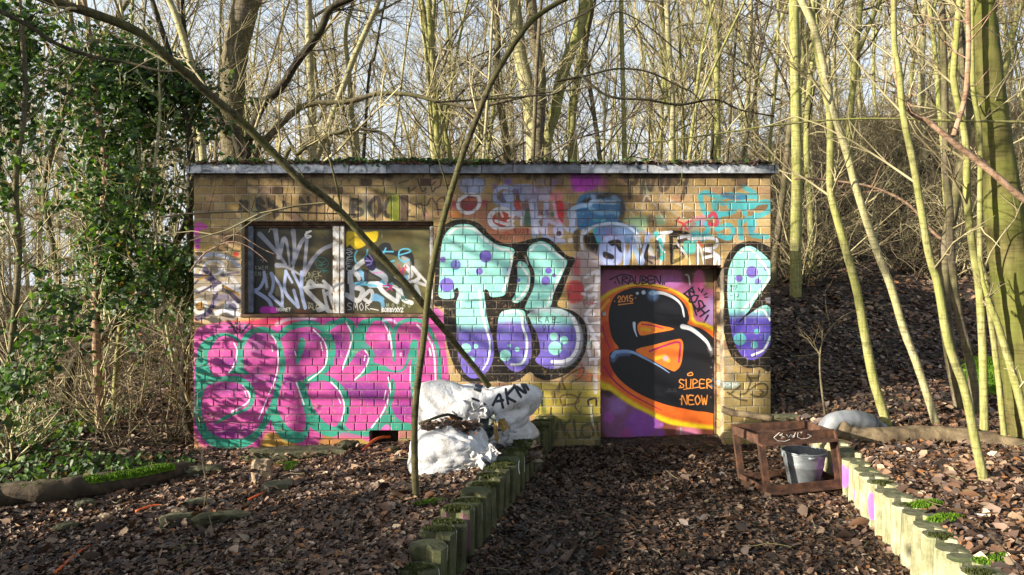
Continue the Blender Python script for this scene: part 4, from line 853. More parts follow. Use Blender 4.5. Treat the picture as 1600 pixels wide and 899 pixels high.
for x in (XL-.05, XR+.02):
    a = Acc(); box(a, x, x+.03, -.05, YB-WY+.03, ZTOP-.004, ZTOP+.08); link('coping_panel', a.mesh('coping_panel', M['zinc'], False), hut)
# window
M['frame'] = simple('peeling_white_paint', [(.33,(.12,.07,.04)), (.42,(.35,.30,.24)), (.55,(.60,.60,.60)), (.8,(.72,.72,.72))], 14, .6, .4, .004)
M['frame_blue'] = simple('dull_blue_grey_paint', [(.35,(.07,.08,.10)), (.6,(.17,.19,.24)), (.8,(.26,.28,.33))], 14, .6, .3, .004)
M['frame_rust'] = simple('rusty_brown_frame', [(.3,(.035,.02,.014)), (.55,(.11,.06,.035)), (.8,(.26,.18,.12))], 16, .7, .4, .004)
wd = .13; kw2 = (WY+wd)/FPX
wx = lambda px, d=wd: (px-CX)*(WY+d)/FPX
wz = lambda py, d=wd: EYE-(py-CY)*(WY+d)/FPX
win = link('window', None, hut, (0, 0, 0))
def wpart(name, x0, x1, y0, y1, d0, d1, mat, b=.004):
    a = Acc(); cbox(a, wx(x0, d0), wx(x1, d0), d0, d1, wz(y1, d0), wz(y0, d0), b); return link(name, a.mesh(name, mat, False), win)
wpart('jamb', 379, 386.5, 352.5, 490, .08, .17, M['frame_rust']); wpart('jamb', 387, 395, 353, 489, .09, .17, M['frame_blue'])
wpart('head', 379, 676.5, 345.5, 352, .08, .17, M['frame_rust']); wpart('sill_rail', 379, 676.5, 490.5, 494.5, .075, .17, M['frame_rust'])
wpart('mullion', 520, 530, 353, 490, .08, .17, M['frame']); wpart('mullion', 530.6, 537.5, 353, 490, .086, .17, M['frame']); wpart('jamb', 671.5, 676.5, 353, 490, .08, .17, M['frame'])
wpart('casement_rail', 395.5, 519.5, 352.8, 356, .10, .15, M['frame_rust']); wpart('casement_rail', 538, 671, 352.8, 356, .10, .15, M['frame_rust'])
a = Acc(); cbox(a, WX(376), WX(679), -.014, .13, WZ(496), WZ(491.4), .004); link('window_sill', a.mesh('window_sill', M['frame_rust'], False), hut)
def sheetmat(name, g, im, d, rough=.45):
    m, nt, p = newmat(name); co = geo_pos(nt); kk = (WY+d)/FPX
    c, al = canvas_node(nt, g, im, hut, kk, kk)
    sh = ramp(nt, noisetex(nt, 12, 6, .7, co), [(.3,(.72,)*3), (.7,(1.12,)*3)]); c = mix(nt, .8, c, sh, 'MULTIPLY')
    c = mix(nt, al, (.05,.035,.03), c)
    nt.links.new(c, p.inputs['Base Color']); p.inputs['Roughness'].default_value = rough; bump(nt, noisetex(nt, 3, 3, .5, co), .15, .02, p); return m
M['pane'] = sheetmat('painted_board', GP_, IP, .13)
for x0, x1 in ((395.6, 519.6), (538, 671)):
    a = Acc(); cbox(a, wx(x0, .13), wx(x1, .13), .13, .155, wz(489.6, .13), wz(356.4, .13), .002); link('painted_pane', a.mesh('painted_pane', M['pane'], False), win)
# door
dd = .26; M['door'] = sheetmat('painted_steel_door', GD_, ID, dd, .5)
dx = lambda px: (px-CX)*(WY+dd)/FPX
a = Acc(); cbox(a, dx(937), dx(1115), dd, dd+.05, -.04, EYE-(421-CY)*(WY+dd)/FPX, .003); door = link('door', a.mesh('door', M['door'], False), hut)
a = Acc(); cbox(a, dx(1115.6), dx(1123.4), dd-.03, dd+.05, -.04, EYE-(416-CY)*(WY+dd)/FPX, .004); link('door_frame', a.mesh('door_frame', M['frame_rust'], False), hut)
a = Acc(); cbox(a, dx(937), dx(1115.3), dd-.02, dd+.05, EYE-(420.6-CY)*(WY+dd)/FPX, EYE-(414-CY)*(WY+dd)/FPX, .004); link('door_frame', a.mesh('door_frame', M['frame_rust'], False), hut)
a = Acc(); z = wz(491, dd-.012); x = dx(943.5); cbox(a, x-.018, x+.018, dd-.014, dd-.001, z-.02, z+.02, .003); th = np.linspace(0, PI, 8); tube(a, np.stack([x+.011*np.cos(th), np.full(8, dd-.008), z+.02+.014*np.sin(th)], -1), .003, 6); link('padlock', a.mesh('padlock', M['zinc'], False), door)
M['light_brick'] = simple('limewashed_reveal', [(.3,(.30,.24,.14)), (.5,(.5,.42,.26)), (.8,(.62,.55,.4))], 9, .85, .4)
# ---------------------------------------------------------------- palisades
M['concrete'] = None
def palmat(name, g, im, p0, p1, stops=((.20,.20,.10),(.34,.33,.20),(.46,.44,.32))):
    m, nt, p = newmat(name); co = geo_pos(nt)
    f = noisetex(nt, 7, 6, .65, co); fine = noisetex(nt, 80, 4, .6, co)
    c = ramp(nt, f, list(zip((.3,.5,.72), stops)))
    c = mix(nt, .5, c, ramp(nt, fine, [(.3,(.6,)*3), (.7,(1.1,)*3)]), 'MULTIPLY')
    gn = nt.nodes.new('ShaderNodeNewGeometry'); sp = nt.nodes.new('ShaderNodeSeparateXYZ'); nt.links.new(gn.outputs['True Normal'], sp.inputs[0])
    tp = math_(nt, 'MULTIPLY_ADD', noisetex(nt, 5, 4, .6, co), 2.2, -1.05)
    c = mix(nt, math_(nt, 'MULTIPLY', ramp(nt, sp.outputs['Z'], [(.3,(0,)*3), (.8,(1,)*3)]), .8), c, (.040,.046,.016))
    c = mix(nt, ramp(nt, tp, [(.1,(0,)*3), (.6,(.8,)*3)]), c, (.075,.10,.025))
    ms_ = N(nt, 'ShaderNodeMapping'); ms_.inputs['Scale'].default_value = (22, 22, 3); nt.links.new(co, ms_.inputs[0])
    c = mix(nt, .7, c, ramp(nt, noisetex(nt, 1., 5, .65, ms_.outputs[0]), [(.36,(.38,.36,.22)), (.52,(1,)*3)]), 'MULTIPLY')
    # paint marks along the row: u along the row, v up
    s2 = nt.nodes.new('ShaderNodeSeparateXYZ'); nt.links.new(co, s2.inputs[0])
    d = (p1-p0); L = float(np.hypot(*d)); d = d/L
    u = math_(nt, 'ADD', math_(nt, 'MULTIPLY', s2.outputs['X'], float(d[0])), math_(nt, 'MULTIPLY_ADD', s2.outputs['Y'], float(d[1]), -float(p0@d)))
    cb = nt.nodes.new('ShaderNodeCombineXYZ'); nt.links.new(math_(nt, 'DIVIDE', u, L), cb.inputs[0]); nt.links.new(math_(nt, 'DIVIDE', s2.outputs['Z'], .45), cb.inputs[1])
    ti = nt.nodes.new('ShaderNodeTexImage'); ti.image = im; ti.extension = 'CLIP'; nt.links.new(cb.outputs[0], ti.inputs[0])
    side = ramp(nt, sp.outputs['Z'], [(.3,(1,)*3), (.6,(0,)*3)])
    c = mix(nt, math_(nt, 'MULTIPLY', ti.outputs[1], side), c, ti.outputs[0])
    nt.links.new(c, p.inputs['Base Color']); p.inputs['Roughness'].default_value = .9; bump(nt, math_(nt, 'ADD', fine, f), .5, .008, p); return m
LP = float(np.hypot(*(PL1-PL0))); LR = float(np.hypot(*(PR1-PR0)))
g = Canvas(0, 0, LP*100, 45, 4)
pitch = 19.0
for i, ch in enumerate('..AAN1FA1II11CI'):
    if ch != '.': g.T(ch, 10+pitch*i*.98, 13+(i % 3)*3, 11, (215,215,215), 1.2, 1, 0, .5, .95)
g.F([(108,14),(114,14),(115,36),(108,36)], (150,40,130), 3, .7); g.F([(24,10),(30,10),(30,40),(24,40)], (190,90,130), 2, .5)
IL = canvas_image('left_palisade_paint', g); M['palL'] = palmat('mossy_concrete_left', g, IL, PL0, PL1, ((.028,.032,.012),(.065,.067,.026),(.12,.115,.055)))  # left row darker than the right: its shade put into the mossy concrete
g = Canvas(0, 0, LR*100, 45, 4)
for x, y, r, ry in ((60,29,4,9),(80,30,5,8),(92,29,6,9),(101,31,5,8),(113,30,5,10),(122,29,4,9),(152,34,4,6),(196,30,4,9)): g.D(x, y, r, (196,90,222), 2.5, .92, ry)
IR_ = canvas_image('right_palisade_paint', g); M['palR'] = palmat('mossy_concrete_right', g, IR_, PR0, PR1)
def column_mesh(mat, h, rnd, r=.104, k=12):
    """round concrete palisade with a hollow on one side that takes its neighbour"""
    a = Acc(); prof = []
    for i in range(k):
        t = 2*PI*i/k; x, y = r*math.cos(t), r*math.sin(t)
        if math.sin(t) < -.6: y = -.62*r+(.03 if abs(x) < r*.3 else 0)
        prof.append((x, y))
    prof = np.array(prof); rings = []
    for s, z in ((1, -.25), (1, h*.5), (1, h-.016), (.95, h-.002), (.5, h+.003)):
        rr = np.column_stack([prof*s*(1+.012*np.array([rnd.uniform(-1, 1) for _ in range(k)])[:, None]), np.full(k, z)+np.array([rnd.uniform(-.003, .003) for _ in range(k)])]); rings.append(rr)
    v = np.vstack(rings); q = []
    for i in range(len(rings)-1):
        for j in range(k): q.append((i*k+j, i*k+(j+1) % k, (i+1)*k+(j+1) % k, (i+1)*k+j))
    e = len(v); v = np.vstack([v, [(0, 0, h+.006)]]); L = (len(rings)-1)*k
    a.add(v, q, [(L+j, L+(j+1) % k, e) for j in range(k)]); return a.mesh('palisade', mat, False)
rng = random.Random(4)
def palrow(root, p0, p1, mat, side, flip=1):
    d = p1-p0; L = np.hypot(*d); n = int(L/(.19 if side > 0 else .172)); d = d/L; nrm = np.array((-d[1], d[0]))*side
    ms = [column_mesh(mat, .30, rng) for _ in range(4)]
    for i in range(n+1):
        q = p0+d*(i+.3)*L/n; dz = rng.uniform(-.018, .018)
        if side > 0:
            if q[1] < 3.3: continue
            if q[1] < 3.62: dz = -.07; q = q+np.array((.02, .03))
        o = link('palisade', ms[i % 4], root, (q[0]+nrm[0]*.06, q[1]+nrm[1]*.06, dz)); o.rotation_euler = (rng.gauss(0, .022), rng.gauss(0, .022), math.atan2(d[1]*flip, d[0]*flip)-PI/2+rng.uniform(-.06, .06))
t = thing('palisade_edging', 'mossy concrete palisade edging left of the path running from the bags to the foreground', 'retaining wall', (0, 0, 0)); palrow(t, PL0, PL1, M['palL'], 1)
t = thing('palisade_edging', 'sunlit concrete palisade edging with magenta paint patches on the right of the path', 'retaining wall', (0, 0, 0)); palrow(t, PR1, PR0, M['palR'], -1)

# ---------------------------------------------------------------- stones, slabs, logs
M['stone'] = simple('mossy_stone', [(.3,(.02,.022,.012)), (.5,(.06,.06,.03)), (.7,(.13,.12,.07))], 6, .9, .7, .02)
M['stone_tan'] = simple('tan_stone', [(.3,(.12,.085,.055)), (.5,(.26,.19,.12)), (.7,(.42,.33,.22))], 9, .9, .6, .02)
M['moss'] = simple('bright_moss', [(.3,(.05,.11,.006)), (.55,(.13,.27,.012)), (.8,(.22,.36,.03))], 26, .95, 1., .03)
M['greystone'] = simple('grey_green_slab', [(.3,(.035,.038,.02)), (.5,(.08,.08,.045)), (.7,(.14,.13,.085))], 7, .9, .6, .02)
def rock_mesh(sx, sy, sz, mat, seed, sub=3, blocky=.5, amp=.25):
    import bmesh
    bm = bmesh.new(); bmesh.ops.create_icosphere(bm, subdivisions=sub, radius=1)
    off = Vector((seed*3.1, seed*1.7, seed*.9))
    for v in bm.verts:
        c = v.co.copy(); mx = max(abs(c.x), abs(c.y), abs(c.z)); c = c*(1-blocky)+(c/mx)*blocky*.85
        c *= 1+amp*mn.noise(c*1.6+off)+amp*.4*mn.noise(c*4+off)
        v.co = Vector((c.x*sx, c.y*sy, c.z*sz))
    me = bpy.data.meshes.new('rock'); bm.to_mesh(me); bm.free(); me.materials.append(mat)
    me.polygons.foreach_set('use_smooth', [False]*len(me.polygons)); return me
def rock(name, label, cat, px, py, w, d, h, mat, seed, rot=0, lift=0., group=None, blocky=.6, tilt=0):
    P = ground(px, py); o = thing(name, label, cat, (P[0], P[1], P[2]+h*.12+lift), group, rock_mesh(w/2, d/2, h/2, mat, seed, 3, blocky)); o.rotation_euler = (tilt, tilt*.5, rot); return o
rock('concrete_slab', 'long broken mossy concrete slab lying against the foot of the pink graffiti wall', 'slab', 462, 716, 1.05, .28, .14, M['stone'], 1, .05, .02, blocky=.8)
rock('concrete_slab', 'broken mossy slab end beside the vent hole', 'slab', 545, 703, .22, .16, .16, M['stone'], 2, .5)
rock('stone', 'upright tan block of rubble below the broken slab', 'stone', 409, 752, .17, .15, .26, M['stone_tan'], 3, .2, .03, blocky=.85)
rock('stone', 'small bright moss-covered stone below the slab', 'stone', 455, 735, .13, .11, .14, M['moss'], 4)
rock('stone', 'flat grey stone lying right of the tan block', 'stone', 434, 764, .26, .2, .1, M['greystone'], 5, .4)
rock('stone', 'rounded mossy stone at the left corner of the hut', 'stone', 322, 742, .36, .2, .15, M['stone'], 6, .3)
rock('stone', 'orange-brown stone between mossy stones on the left bank', 'stone', 280, 806, .11, .1, .1, M['stone_tan'], 7)
rock('stone', 'flat grey-green stone left of the orange-brown stone', 'stone', 312, 788, .22, .14, .07, M['greystone'], 8, .2)
rock('stone', 'long low mossy stone right of the sapling stem in the left bank', 'stone', 350, 816, .42, .16, .12, M['stone'], 9, .15)
rock('stone', 'dark mossy stone half sunk left of the sapling stem', 'stone', 280, 820, .28, .14, .13, M['stone'], 10, .2)
rock('stone', 'square tan stone in front of the mossy log', 'stone', 133, 794, .17, .12, .12, M['greystone'], 11, .5)
rock('stone', 'small mossy stone below the mossy log at far left', 'stone', 103, 828, .15, .11, .09, M['stone'], 12, .9)
rock('stone', 'small green stone just right of the hut vent', 'stone', 616, 706, .1, .08, .09, M['stone'], 13)
rock('stone', 'small tan stone at the foot of the bank under the log', 'stone', 165, 812, .12, .09, .08, M['stone_tan'], 14, .3)
rock('concrete_slab', 'grey-green broken slab on the slope beside the right corner of the hut', 'slab', 1228, 662, .36, .2, .13, M['greystone'], 15, -.1, .02, blocky=.8)
rock('pale_chip', 'small white chip of plaster on the leaves of the right bank', 'debris', 1532, 808, .07, .05, .035, simple('white_plaster', [(.3,(.6,.58,.54)), (.7,(.8,.78,.74))], 20), 16)
def log(name, label, pts, r0, r1, mat, cap=True, rough=.06, k=14, parts=()):
    P = spline(pts, 8); base = P[0]; a = Acc(); r = np.linspace(r0, r1, len(P))*(1+.05*np.sin(np.arange(len(P))*1.3)); tube(a, P, r, k, cap, rough=rough)
    return thing(name, label, 'log', tuple(base), None, a.mesh(name, mat, True, base))
M['log'] = simple('weathered_log', [(.3,(.03,.022,.012)), (.45,(.085,.062,.036)), (.58,(.14,.105,.06)), (.75,(.20,.155,.09))], 3.2, .85, .8, .03, dist=2.5)
M['log_dark'] = simple('rotting_log', [(.3,(.02,.015,.01)), (.5,(.055,.04,.025)), (.72,(.10,.075,.045))], 5, .9, .6, .02, dist=1)
P0 = [pix(1312, 672, 6.15), pix(1345, 683, 6.12), pix(1430, 681, 6.0), pix(1500, 685, 5.9), pix(1560, 696, 5.75), pix(1640, 716, 5.5), pix(1760, 735, 5.3)]
lg = log('fallen_log', 'smooth brown fallen log lying across the right bank under the saplings', P0, .078, .10, M['log'])
P0 = [ground(-60, 800)+(0,0,.02), ground(0, 790)+(0,0,.05), ground(70, 783)+(0,0,.05), ground(150, 772)+(0,0,.05), ground(215, 762)+(0,0,.05), ground(262, 750)+(0,0,.04), ground(300, 738)+(0,0,-.02)]
P0 = [q+np.array((0, 0, .02)) for q in P0]; ml = log('mossy_log', 'rotting log topped with bright green moss at the left edge', P0, .105, .085, M['log_dark'])
def mosspad(parent, P, w, h, seed, th=.035):
    me = rock_mesh(w/2, h/2, th, M['moss'], seed, 4, .1, .5); me.polygons.foreach_set('use_smooth', [True]*len(me.polygons))
    return me
S0 = spline(P0, 8)
def mossblob(name, label, pts, r, n, seed, parent=None, sc_=1., loc=None, mat='moss'):
    """moss: thousands of tiny upright blades on a cushion"""
    a = Acc(); R_ = np.random.RandomState(seed); pts = np.asarray(pts)
    for i in range(0, len(pts)):
        c = pts[i]; m_ = int(n/len(pts)); th = R_.uniform(0, 2*PI, m_); rr = r*np.sqrt(R_.rand(m_))
        x = c[0]+rr*np.cos(th)*1.5; y = c[1]+rr*np.sin(th)*.8; z = c[2]+np.sqrt(np.maximum(0, 1-(rr/r)**2))*r*.35*sc_
        s = R_.uniform(.006, .014, m_); ph = R_.uniform(0, PI, m_); dx_, dy_ = np.cos(ph)*s*.6, np.sin(ph)*s*.6
        v = np.stack([np.stack([x-dx_, y-dy_, z-.006], -1), np.stack([x+dx_, y+dy_, z-.006], -1), np.stack([x+R_.normal(0, .004, m_), y+R_.normal(0, .004, m_), z+s*1.6], -1)], 1).reshape(-1, 3)
        a.add(v, None, np.arange(m_*3).reshape(-1, 3))
        u = np.linspace(0, 2*PI, 11)[:-1]; ring = [np.stack([c[0]+r*q*np.cos(u)*1.5, c[1]+r*q*np.sin(u)*.8, np.full(10, c[2]-.004+h_*r*.35*sc_)], -1) for q, h_ in ((1, -.3), (.8, .55), (.45, .85), (.05, .98))]
        a.add(np.vstack(ring), [(k_*10+j_, k_*10+(j_+1) % 10, k_*10+10+(j_+1) % 10, k_*10+10+j_) for k_ in range(3) for j_ in range(10)])
    if parent is not None: return link(name, a.mesh(name, M[mat], True, np.array(parent.location)), parent)
    return thing(name, label, 'moss', tuple(pts[0]), None, a.mesh(name, M['moss'], True, pts[0]))
M['moss_dark'] = simple('dull_olive_moss', [(.3,(.03,.038,.008)), (.55,(.07,.085,.018)), (.8,(.14,.16,.035))], 30, .95, 1., .03)
pl = [o for o in bpy.data.objects if o.name.startswith('palisade') and o.parent]
for side_ in (0, 1):
    pr = [o for o in bpy.data.objects if o.name.startswith('palisade_edging')][side_]; kids = [o for o in pr.children]; pts = []
    for i_, o in enumerate(kids):
        if (side_ == 0 and i_ % 5 != 2) or (side_ == 1 and i_ < 14 and i_ % 3 == 0): pts.append(np.array((o.location.x+rng.uniform(-.03, .03), o.location.y+rng.uniform(-.02, .02), o.location.z+.294)))
    o = mossblob('moss', '', pts, .06 if side_ == 0 else .045, 620*len(pts), 40+side_, pr, .10, mat='moss_dark'); o['kind'] = 'stuff'
mossblob('moss', '', [S0[int(t)]+np.array((0, -.02, .055)) for t in np.linspace(23, 39, 11)], .075, 5200, 1, ml)
mossblob('moss', '', [S0[int(t)]+np.array((0, -.02, .06)) for t in np.linspace(10, 15, 4)], .05, 1200, 2, ml)
c0 = ground(1555, 610)
mossblob('moss_cushion', 'bright green moss cushion on the bank beside the big olive tree', [c0+np.array((dx_, dy_, dz_)) for dx_, dy_, dz_ in ((0,0,.0),(.08,.1,.08),(-.07,.15,.12),(.05,.25,.2),(.1,.3,.26))], .17, 4200, 3)
for i, (px, py, lb) in enumerate(((1440, 792, 'small moss patch on the palisades nearest the frame'), (1470, 815, 'bright moss patch in the middle of the right palisade tops'), (1545, 880, 'moss patch on the nearest right palisade'), (440, 728, 'moss tuft under the slab by the wall'), (282, 733, 'moss tuft between the mossy log and the hut corner'), (665, 790, 'grass-green moss tuft at the foot of the front bag'))):
    P = ground(px, py); 
    if i < 3: P = pix(px, py, 1.34*FPX/(py-CY)) 
    mossblob('moss_patch', lb, [P, P+np.array((.08, .05, 0))], .055, 900, 20+i, None, .7)

# ---------------------------------------------------------------- orange cable
M['cable'] = simple('orange_red_plastic_pipe', [(.3,(.50,.08,.02)), (.7,(.66,.14,.04))], 20, .4, .1, .002)
a = Acc(); P = [np.array((WX(606), WY+.12, WZ(686))), np.array((WX(590), WY-.02, WZ(685)+.0)), pix(574, 697, 7.12), pix(560, 712, 6.95), pix(540, 724, 6.75), pix(508, 736, 6.5), pix(490, 748, 6.3)]
tube(a, spline(P, 6), .016, 8, True); c_ = thing('plastic_pipe', 'orange pipe coming out of the dark vent hole in the hut wall', 'pipe', tuple(P[0]), 'pieces of orange pipe showing above the leaves', a.mesh('plastic_pipe', M['cable'], True, P[0]))
for lb, pts in (('short piece of orange pipe surfacing in the middle of the left bank', ((438,763),(415,772),(388,784))), ('thin orange pipe end showing below the mossy log', ((262,790),(240,793),(212,802))), ('orange pipe piece nearest the lower left corner', ((158,842),(122,868),(85,900)))):
    P = [ground(*q)+np.array((0, 0, .012)) for q in pts]; P[0] = P[0]-np.array((0,0,.02)); a = Acc(); tube(a, spline(P, 6), .011, 8, True); thing('plastic_pipe', lb, 'pipe', tuple(P[0]), 'pieces of orange pipe showing above the leaves', a.mesh('plastic_pipe', M['cable'], True, P[0]))

# ---------------------------------------------------------------- rusty frame, bucket, duct
M['rust'] = simple('rusty_steel', [(.3,(.02,.012,.009)), (.5,(.06,.029,.018)), (.72,(.135,.062,.034))], 12, .85, .6, .008)
fr0 = ground(1262, 772); fb = fr0.copy()
Df = fr0[1]
fr = thing('rusty_steel_stand', 'open rusty angle-steel stand standing on the leaves around the bucket', 'metal stand', tuple(fb))
def q3(px, py, D): return pix(px, py, D)-fb
A = q3(1196, 772, Df-.02); Bx = q3(1316, 760, Df+.03); At_ = q3(1184, 680, Df-.02); Bt = q3(1303, 672, Df+.03)
dv = np.array((-.07, .42, 0.)); 
def bar(name, p, q, w=.055, t=.012, up=(0,0,1)):
    """L-section steel bar from p to q"""
    p, q = np.array(p, float), np.array(q, float); d = q-p; L = np.linalg.norm(d); d /= L
    u = np.array(up, float); u -= d*(u@d); u /= np.linalg.norm(u); s = np.cross(d, u); a = Acc()
    for (a0, a1, b0, b1) in ((0, w, 0, t), (0, t, t, w)):
        vv = [p+d*x+u*y+s*z for x in (0, L) for (y, z) in ((a0, b0), (a1, b0), (a1, b1), (a0, b1))]
        a.add(vv, [(0,1,2,3),(7,6,5,4),(0,4,5,1),(1,5,6,2),(2,6,7,3),(3,7,4,0)])
    return link(name, a.mesh(name, M['rust'], False), fr)
X = np.array((1., 0, 0))
for p_, q_, wd_ in ((A, At_, .05), (Bx, Bt, .05), (A+dv, At_+dv, .05), (Bx+dv, Bt+dv, .05)): bar('leg', p_, q_, wd_, .012, up=(1 if p_[0] < 0 else -1, 0, 0))
dn = np.array((0, 0, -.075)); 
rail = bar('top_rail', At_+dn, Bt+dn, .085, .012); bar('top_rail', At_+dv+dn, Bt+dv+dn, .075, .012); bar('top_rail', At_+dn, At_+dv+dn, .07, .012); bar('top_rail', Bt+dn, Bt+dv+dn, .07, .012)
bar('bottom_rail', A+np.array((0, 0, .0)), Bx, .06, .012); bar('bottom_rail', A+dv+np.array((0, 0, .0)), Bx+dv, .05, .012); bar('bottom_rail', A, A+dv, .05, .012); bar('bottom_rail', Bx, Bx+dv, .05, .012)
bar('brace', Bt+dn+(Bx-Bt)*.06, Bt+dn+(Bx-Bt)*.48+(At_-Bt)*.0+np.array((-.012,.0,0)), .03, .01, up=(0,1,0))
a = Acc(); g = Canvas(0, 0, 60, 20, 6)
chalk = simple('white_chalk', [(.3,(.5,.47,.44)), (.7,(.62,.6,.57))], 30)
def onrail(px, py): return q3(px, py, Df-.034)
for st in (((1218,676),(1209,684),(1215,689),(1226,690),(1234,687)), ((1223,678),(1218,680),(1226,683),(1221,685)), ((1229,679),(1232,684),(1236,679),(1238,684),(1240,680)), ((1243,676),(1240,684)), ((1247,676),(1246,683),(1252,686),(1262,685),(1268,681),(1262,679)), ((1250,675),(1252,678),(1253,675))):
    P = [onrail(*q) for q in st]; tube(a, P, .0022, 4)
link('chalk_tag', a.mesh('chalk_tag', chalk), rail if False else fr)
M['galv'] = simple('galvanised_steel', [(.3,(.12,.135,.145)), (.5,(.21,.235,.255)), (.72,(.32,.34,.36))], 7, .5, .15, .004, .6, .5, 6, 1)
M['galv_in'] = simple('dirty_galvanised_inside', [(.3,(.05,.055,.06)), (.7,(.16,.17,.18))], 9, .6, .2, .004, .3)  # inside in a darker galvanised tone than the outside
Db = Df+.19; bc = pix(1256, 756, Db); kb = Db/FPX
def lathe(acc, prof, cx_=0, cy_=0, k=36, ell=1.0, c=None):
    th = np.arange(k)*2*PI/k; v = np.vstack([np.stack([cx_+r*np.cos(th), cy_+r*np.sin(th)*ell, np.full(k, z)], -1) for r, z in prof])
    q = [(i*k+j, i*k+(j+1) % k, (i+1)*k+(j+1) % k, (i+1)*k+j) for i in range(len(prof)-1) for j in range(k)]; acc.add(v, q)
bz = EYE-(757-CY)*kb
bk = thing('bucket', 'dented grey galvanised bucket standing inside the rusty stand', 'bucket', (bc[0], bc[1], bz))
r1, r0, hb = 33*kb, 22.5*kb, 53*kb
a = Acc(); R = lambda z: r0+(r1-r0)*z/hb
pr = [(0, .004), (r0*.98, .004), (r0, 0), (R(.02), .02), (R(hb*.55), hb*.55), (R(hb*.56)+.004, hb*.57), (R(hb*.6), hb*.6), (R(hb*.64)+.004, hb*.65), (R(hb*.68), hb*.68), (r1-.003, hb-.008)]
lathe(a, pr); link('body', a.mesh('body', M['galv']), bk)
a = Acc(); lathe(a, [(r1-.004, hb-.008), (R(hb*.5)-.004, hb*.5), (r0-.004, .012), (0, .012)]); link('inside', a.mesh('inside', M['galv_in']), bk)
a = Acc(); th = np.linspace(0, 2*PI, 37); tube(a, np.stack([r1*np.cos(th), r1*np.sin(th), np.full(37, hb-.003)], -1), .006, 6); link('rim', a.mesh('rim', M['galv']), bk)
a = Acc(); th = np.linspace(0, PI, 20); tube(a, np.stack([r1*np.cos(th), -r1*1.02*np.sin(th), hb-.005-.02*np.sin(th)], -1), .0035, 6); tube(a, [(-.035, -r1*1.03, hb-.026), (.035, -r1*1.03, hb-.026)], .009, 8, True); link('handle', a.mesh('handle', M['galv']), bk)
for s in (-1, 1):
    a = Acc(); cbox(a, s*(r1+.001)-.006, s*(r1+.001)+.006, -.018, .018, hb-.045, hb-.006, .003); link('handle_lug', a.mesh('handle_lug', M['galv'], False), bk)
# duct elbow
P = [pix(1290, 676, 6.5), pix(1300, 662, 6.5), pix(1316, 657, 6.5), pix(1336, 656, 6.52), pix(1356, 661, 6.55), pix(1368, 667, 6.58)]
S_ = spline(P, 7); a = Acc(); n_ = len(S_); r_ = .088*np.ones(n_); r_[::4] *= 1.02; r_[-6:] *= np.linspace(1, .78, 6); tube(a, S_, r_, 22, True)
M['duct'] = simple('dusty_blue_grey_duct', [(.3,(.09,.10,.115)), (.5,(.18,.195,.215)), (.72,(.28,.29,.30))], 5, .55, .2, .006, .15)
du = thing('duct_elbow', 'curved grey metal duct elbow lying behind the rusty stand', 'duct', tuple(P[0]), None, a.mesh('duct_elbow', M['duct'], True, P[0]))
a = Acc(); tube(a, [S_[-7], S_[-6]], .096, 22); tube(a, [pix(1366, 666, 6.58), pix(1383, 676, 6.6)], .07, 18, True); link('collar', a.mesh('collar', M['duct'], True, P[0]), du)
P = [pix(1128, 640, 6.9), pix(1150, 646, 6.85), pix(1180, 650, 6.8), pix(1208, 655, 6.72)]; P = [q for q in P]
a = Acc(); tube(a, spline(P, 5), .046, 8, True, rough=.14, flat=.75); thing('timber_piece', 'weathered splintered plank leaning against the right pier of the hut', 'plank', tuple(P[0]), None, a.mesh('timber_piece', M['log'], True, P[0]))

# ---------------------------------------------------------------- bags
def bagmat(name, g, im, ox, kk, obj):
    m, nt, p = newmat(name); co = geo_pos(nt)
    c = ramp(nt, noisetex(nt, 6, 6, .7, co, 1), [(.28,(.20,.17,.14)), (.40,(.40,.39,.385)), (.6,(.50,.515,.54))])
    sp = nt.nodes.new('ShaderNodeSeparateXYZ'); nt.links.new(co, sp.inputs[0])
    c = mix(nt, ramp(nt, noisetex(nt, 3, 4, .6, co), [(.58,(0,)*3), (.75,(.7,)*3)]), c, (.24,.19,.13))
    if g:
        colr, al = canvas_node(nt, g, im, hut, kk, kk); c = mix(nt, al, c, colr)
    nt.links.new(c, p.inputs['Base Color']); p.inputs['Roughness'].default_value = .5; p.inputs['Specular IOR Level'].default_value = .4
    rid = lambda s_, ds: math_(nt, 'ABSOLUTE', math_(nt, 'SUBTRACT', noisetex(nt, s_, 3, .5, co, ds), .5))
    hgt = math_(nt, 'ADD', math_(nt, 'MINIMUM', rid(5, 1.2), .07), math_(nt, 'MULTIPLY', math_(nt, 'MINIMUM', rid(13, .8), .06), .5))
    bump(nt, hgt, .38, .10, p); return m
g = Canvas(640, 590, 840, 710, 5)
K = (18,18,30)
for st in (((770,634),(780,619),(786,638)),((773,629),(786,627)),((790,612),(794,632)),((803,609),(792,621),(805,629)),((802,604),(814,622)),((812,599),(822,616),(808,609)),((817,600),(826,612))): g.S_(st, 4.2, K, .8)
for st in (((757,632),(765,640)),((738,624),(748,628)),((707,643),(714,648)),((742,606),(750,614),(740,612))): g.S_(st, 3.5, K, 1.)
IB = canvas_image('bag_paint', g)
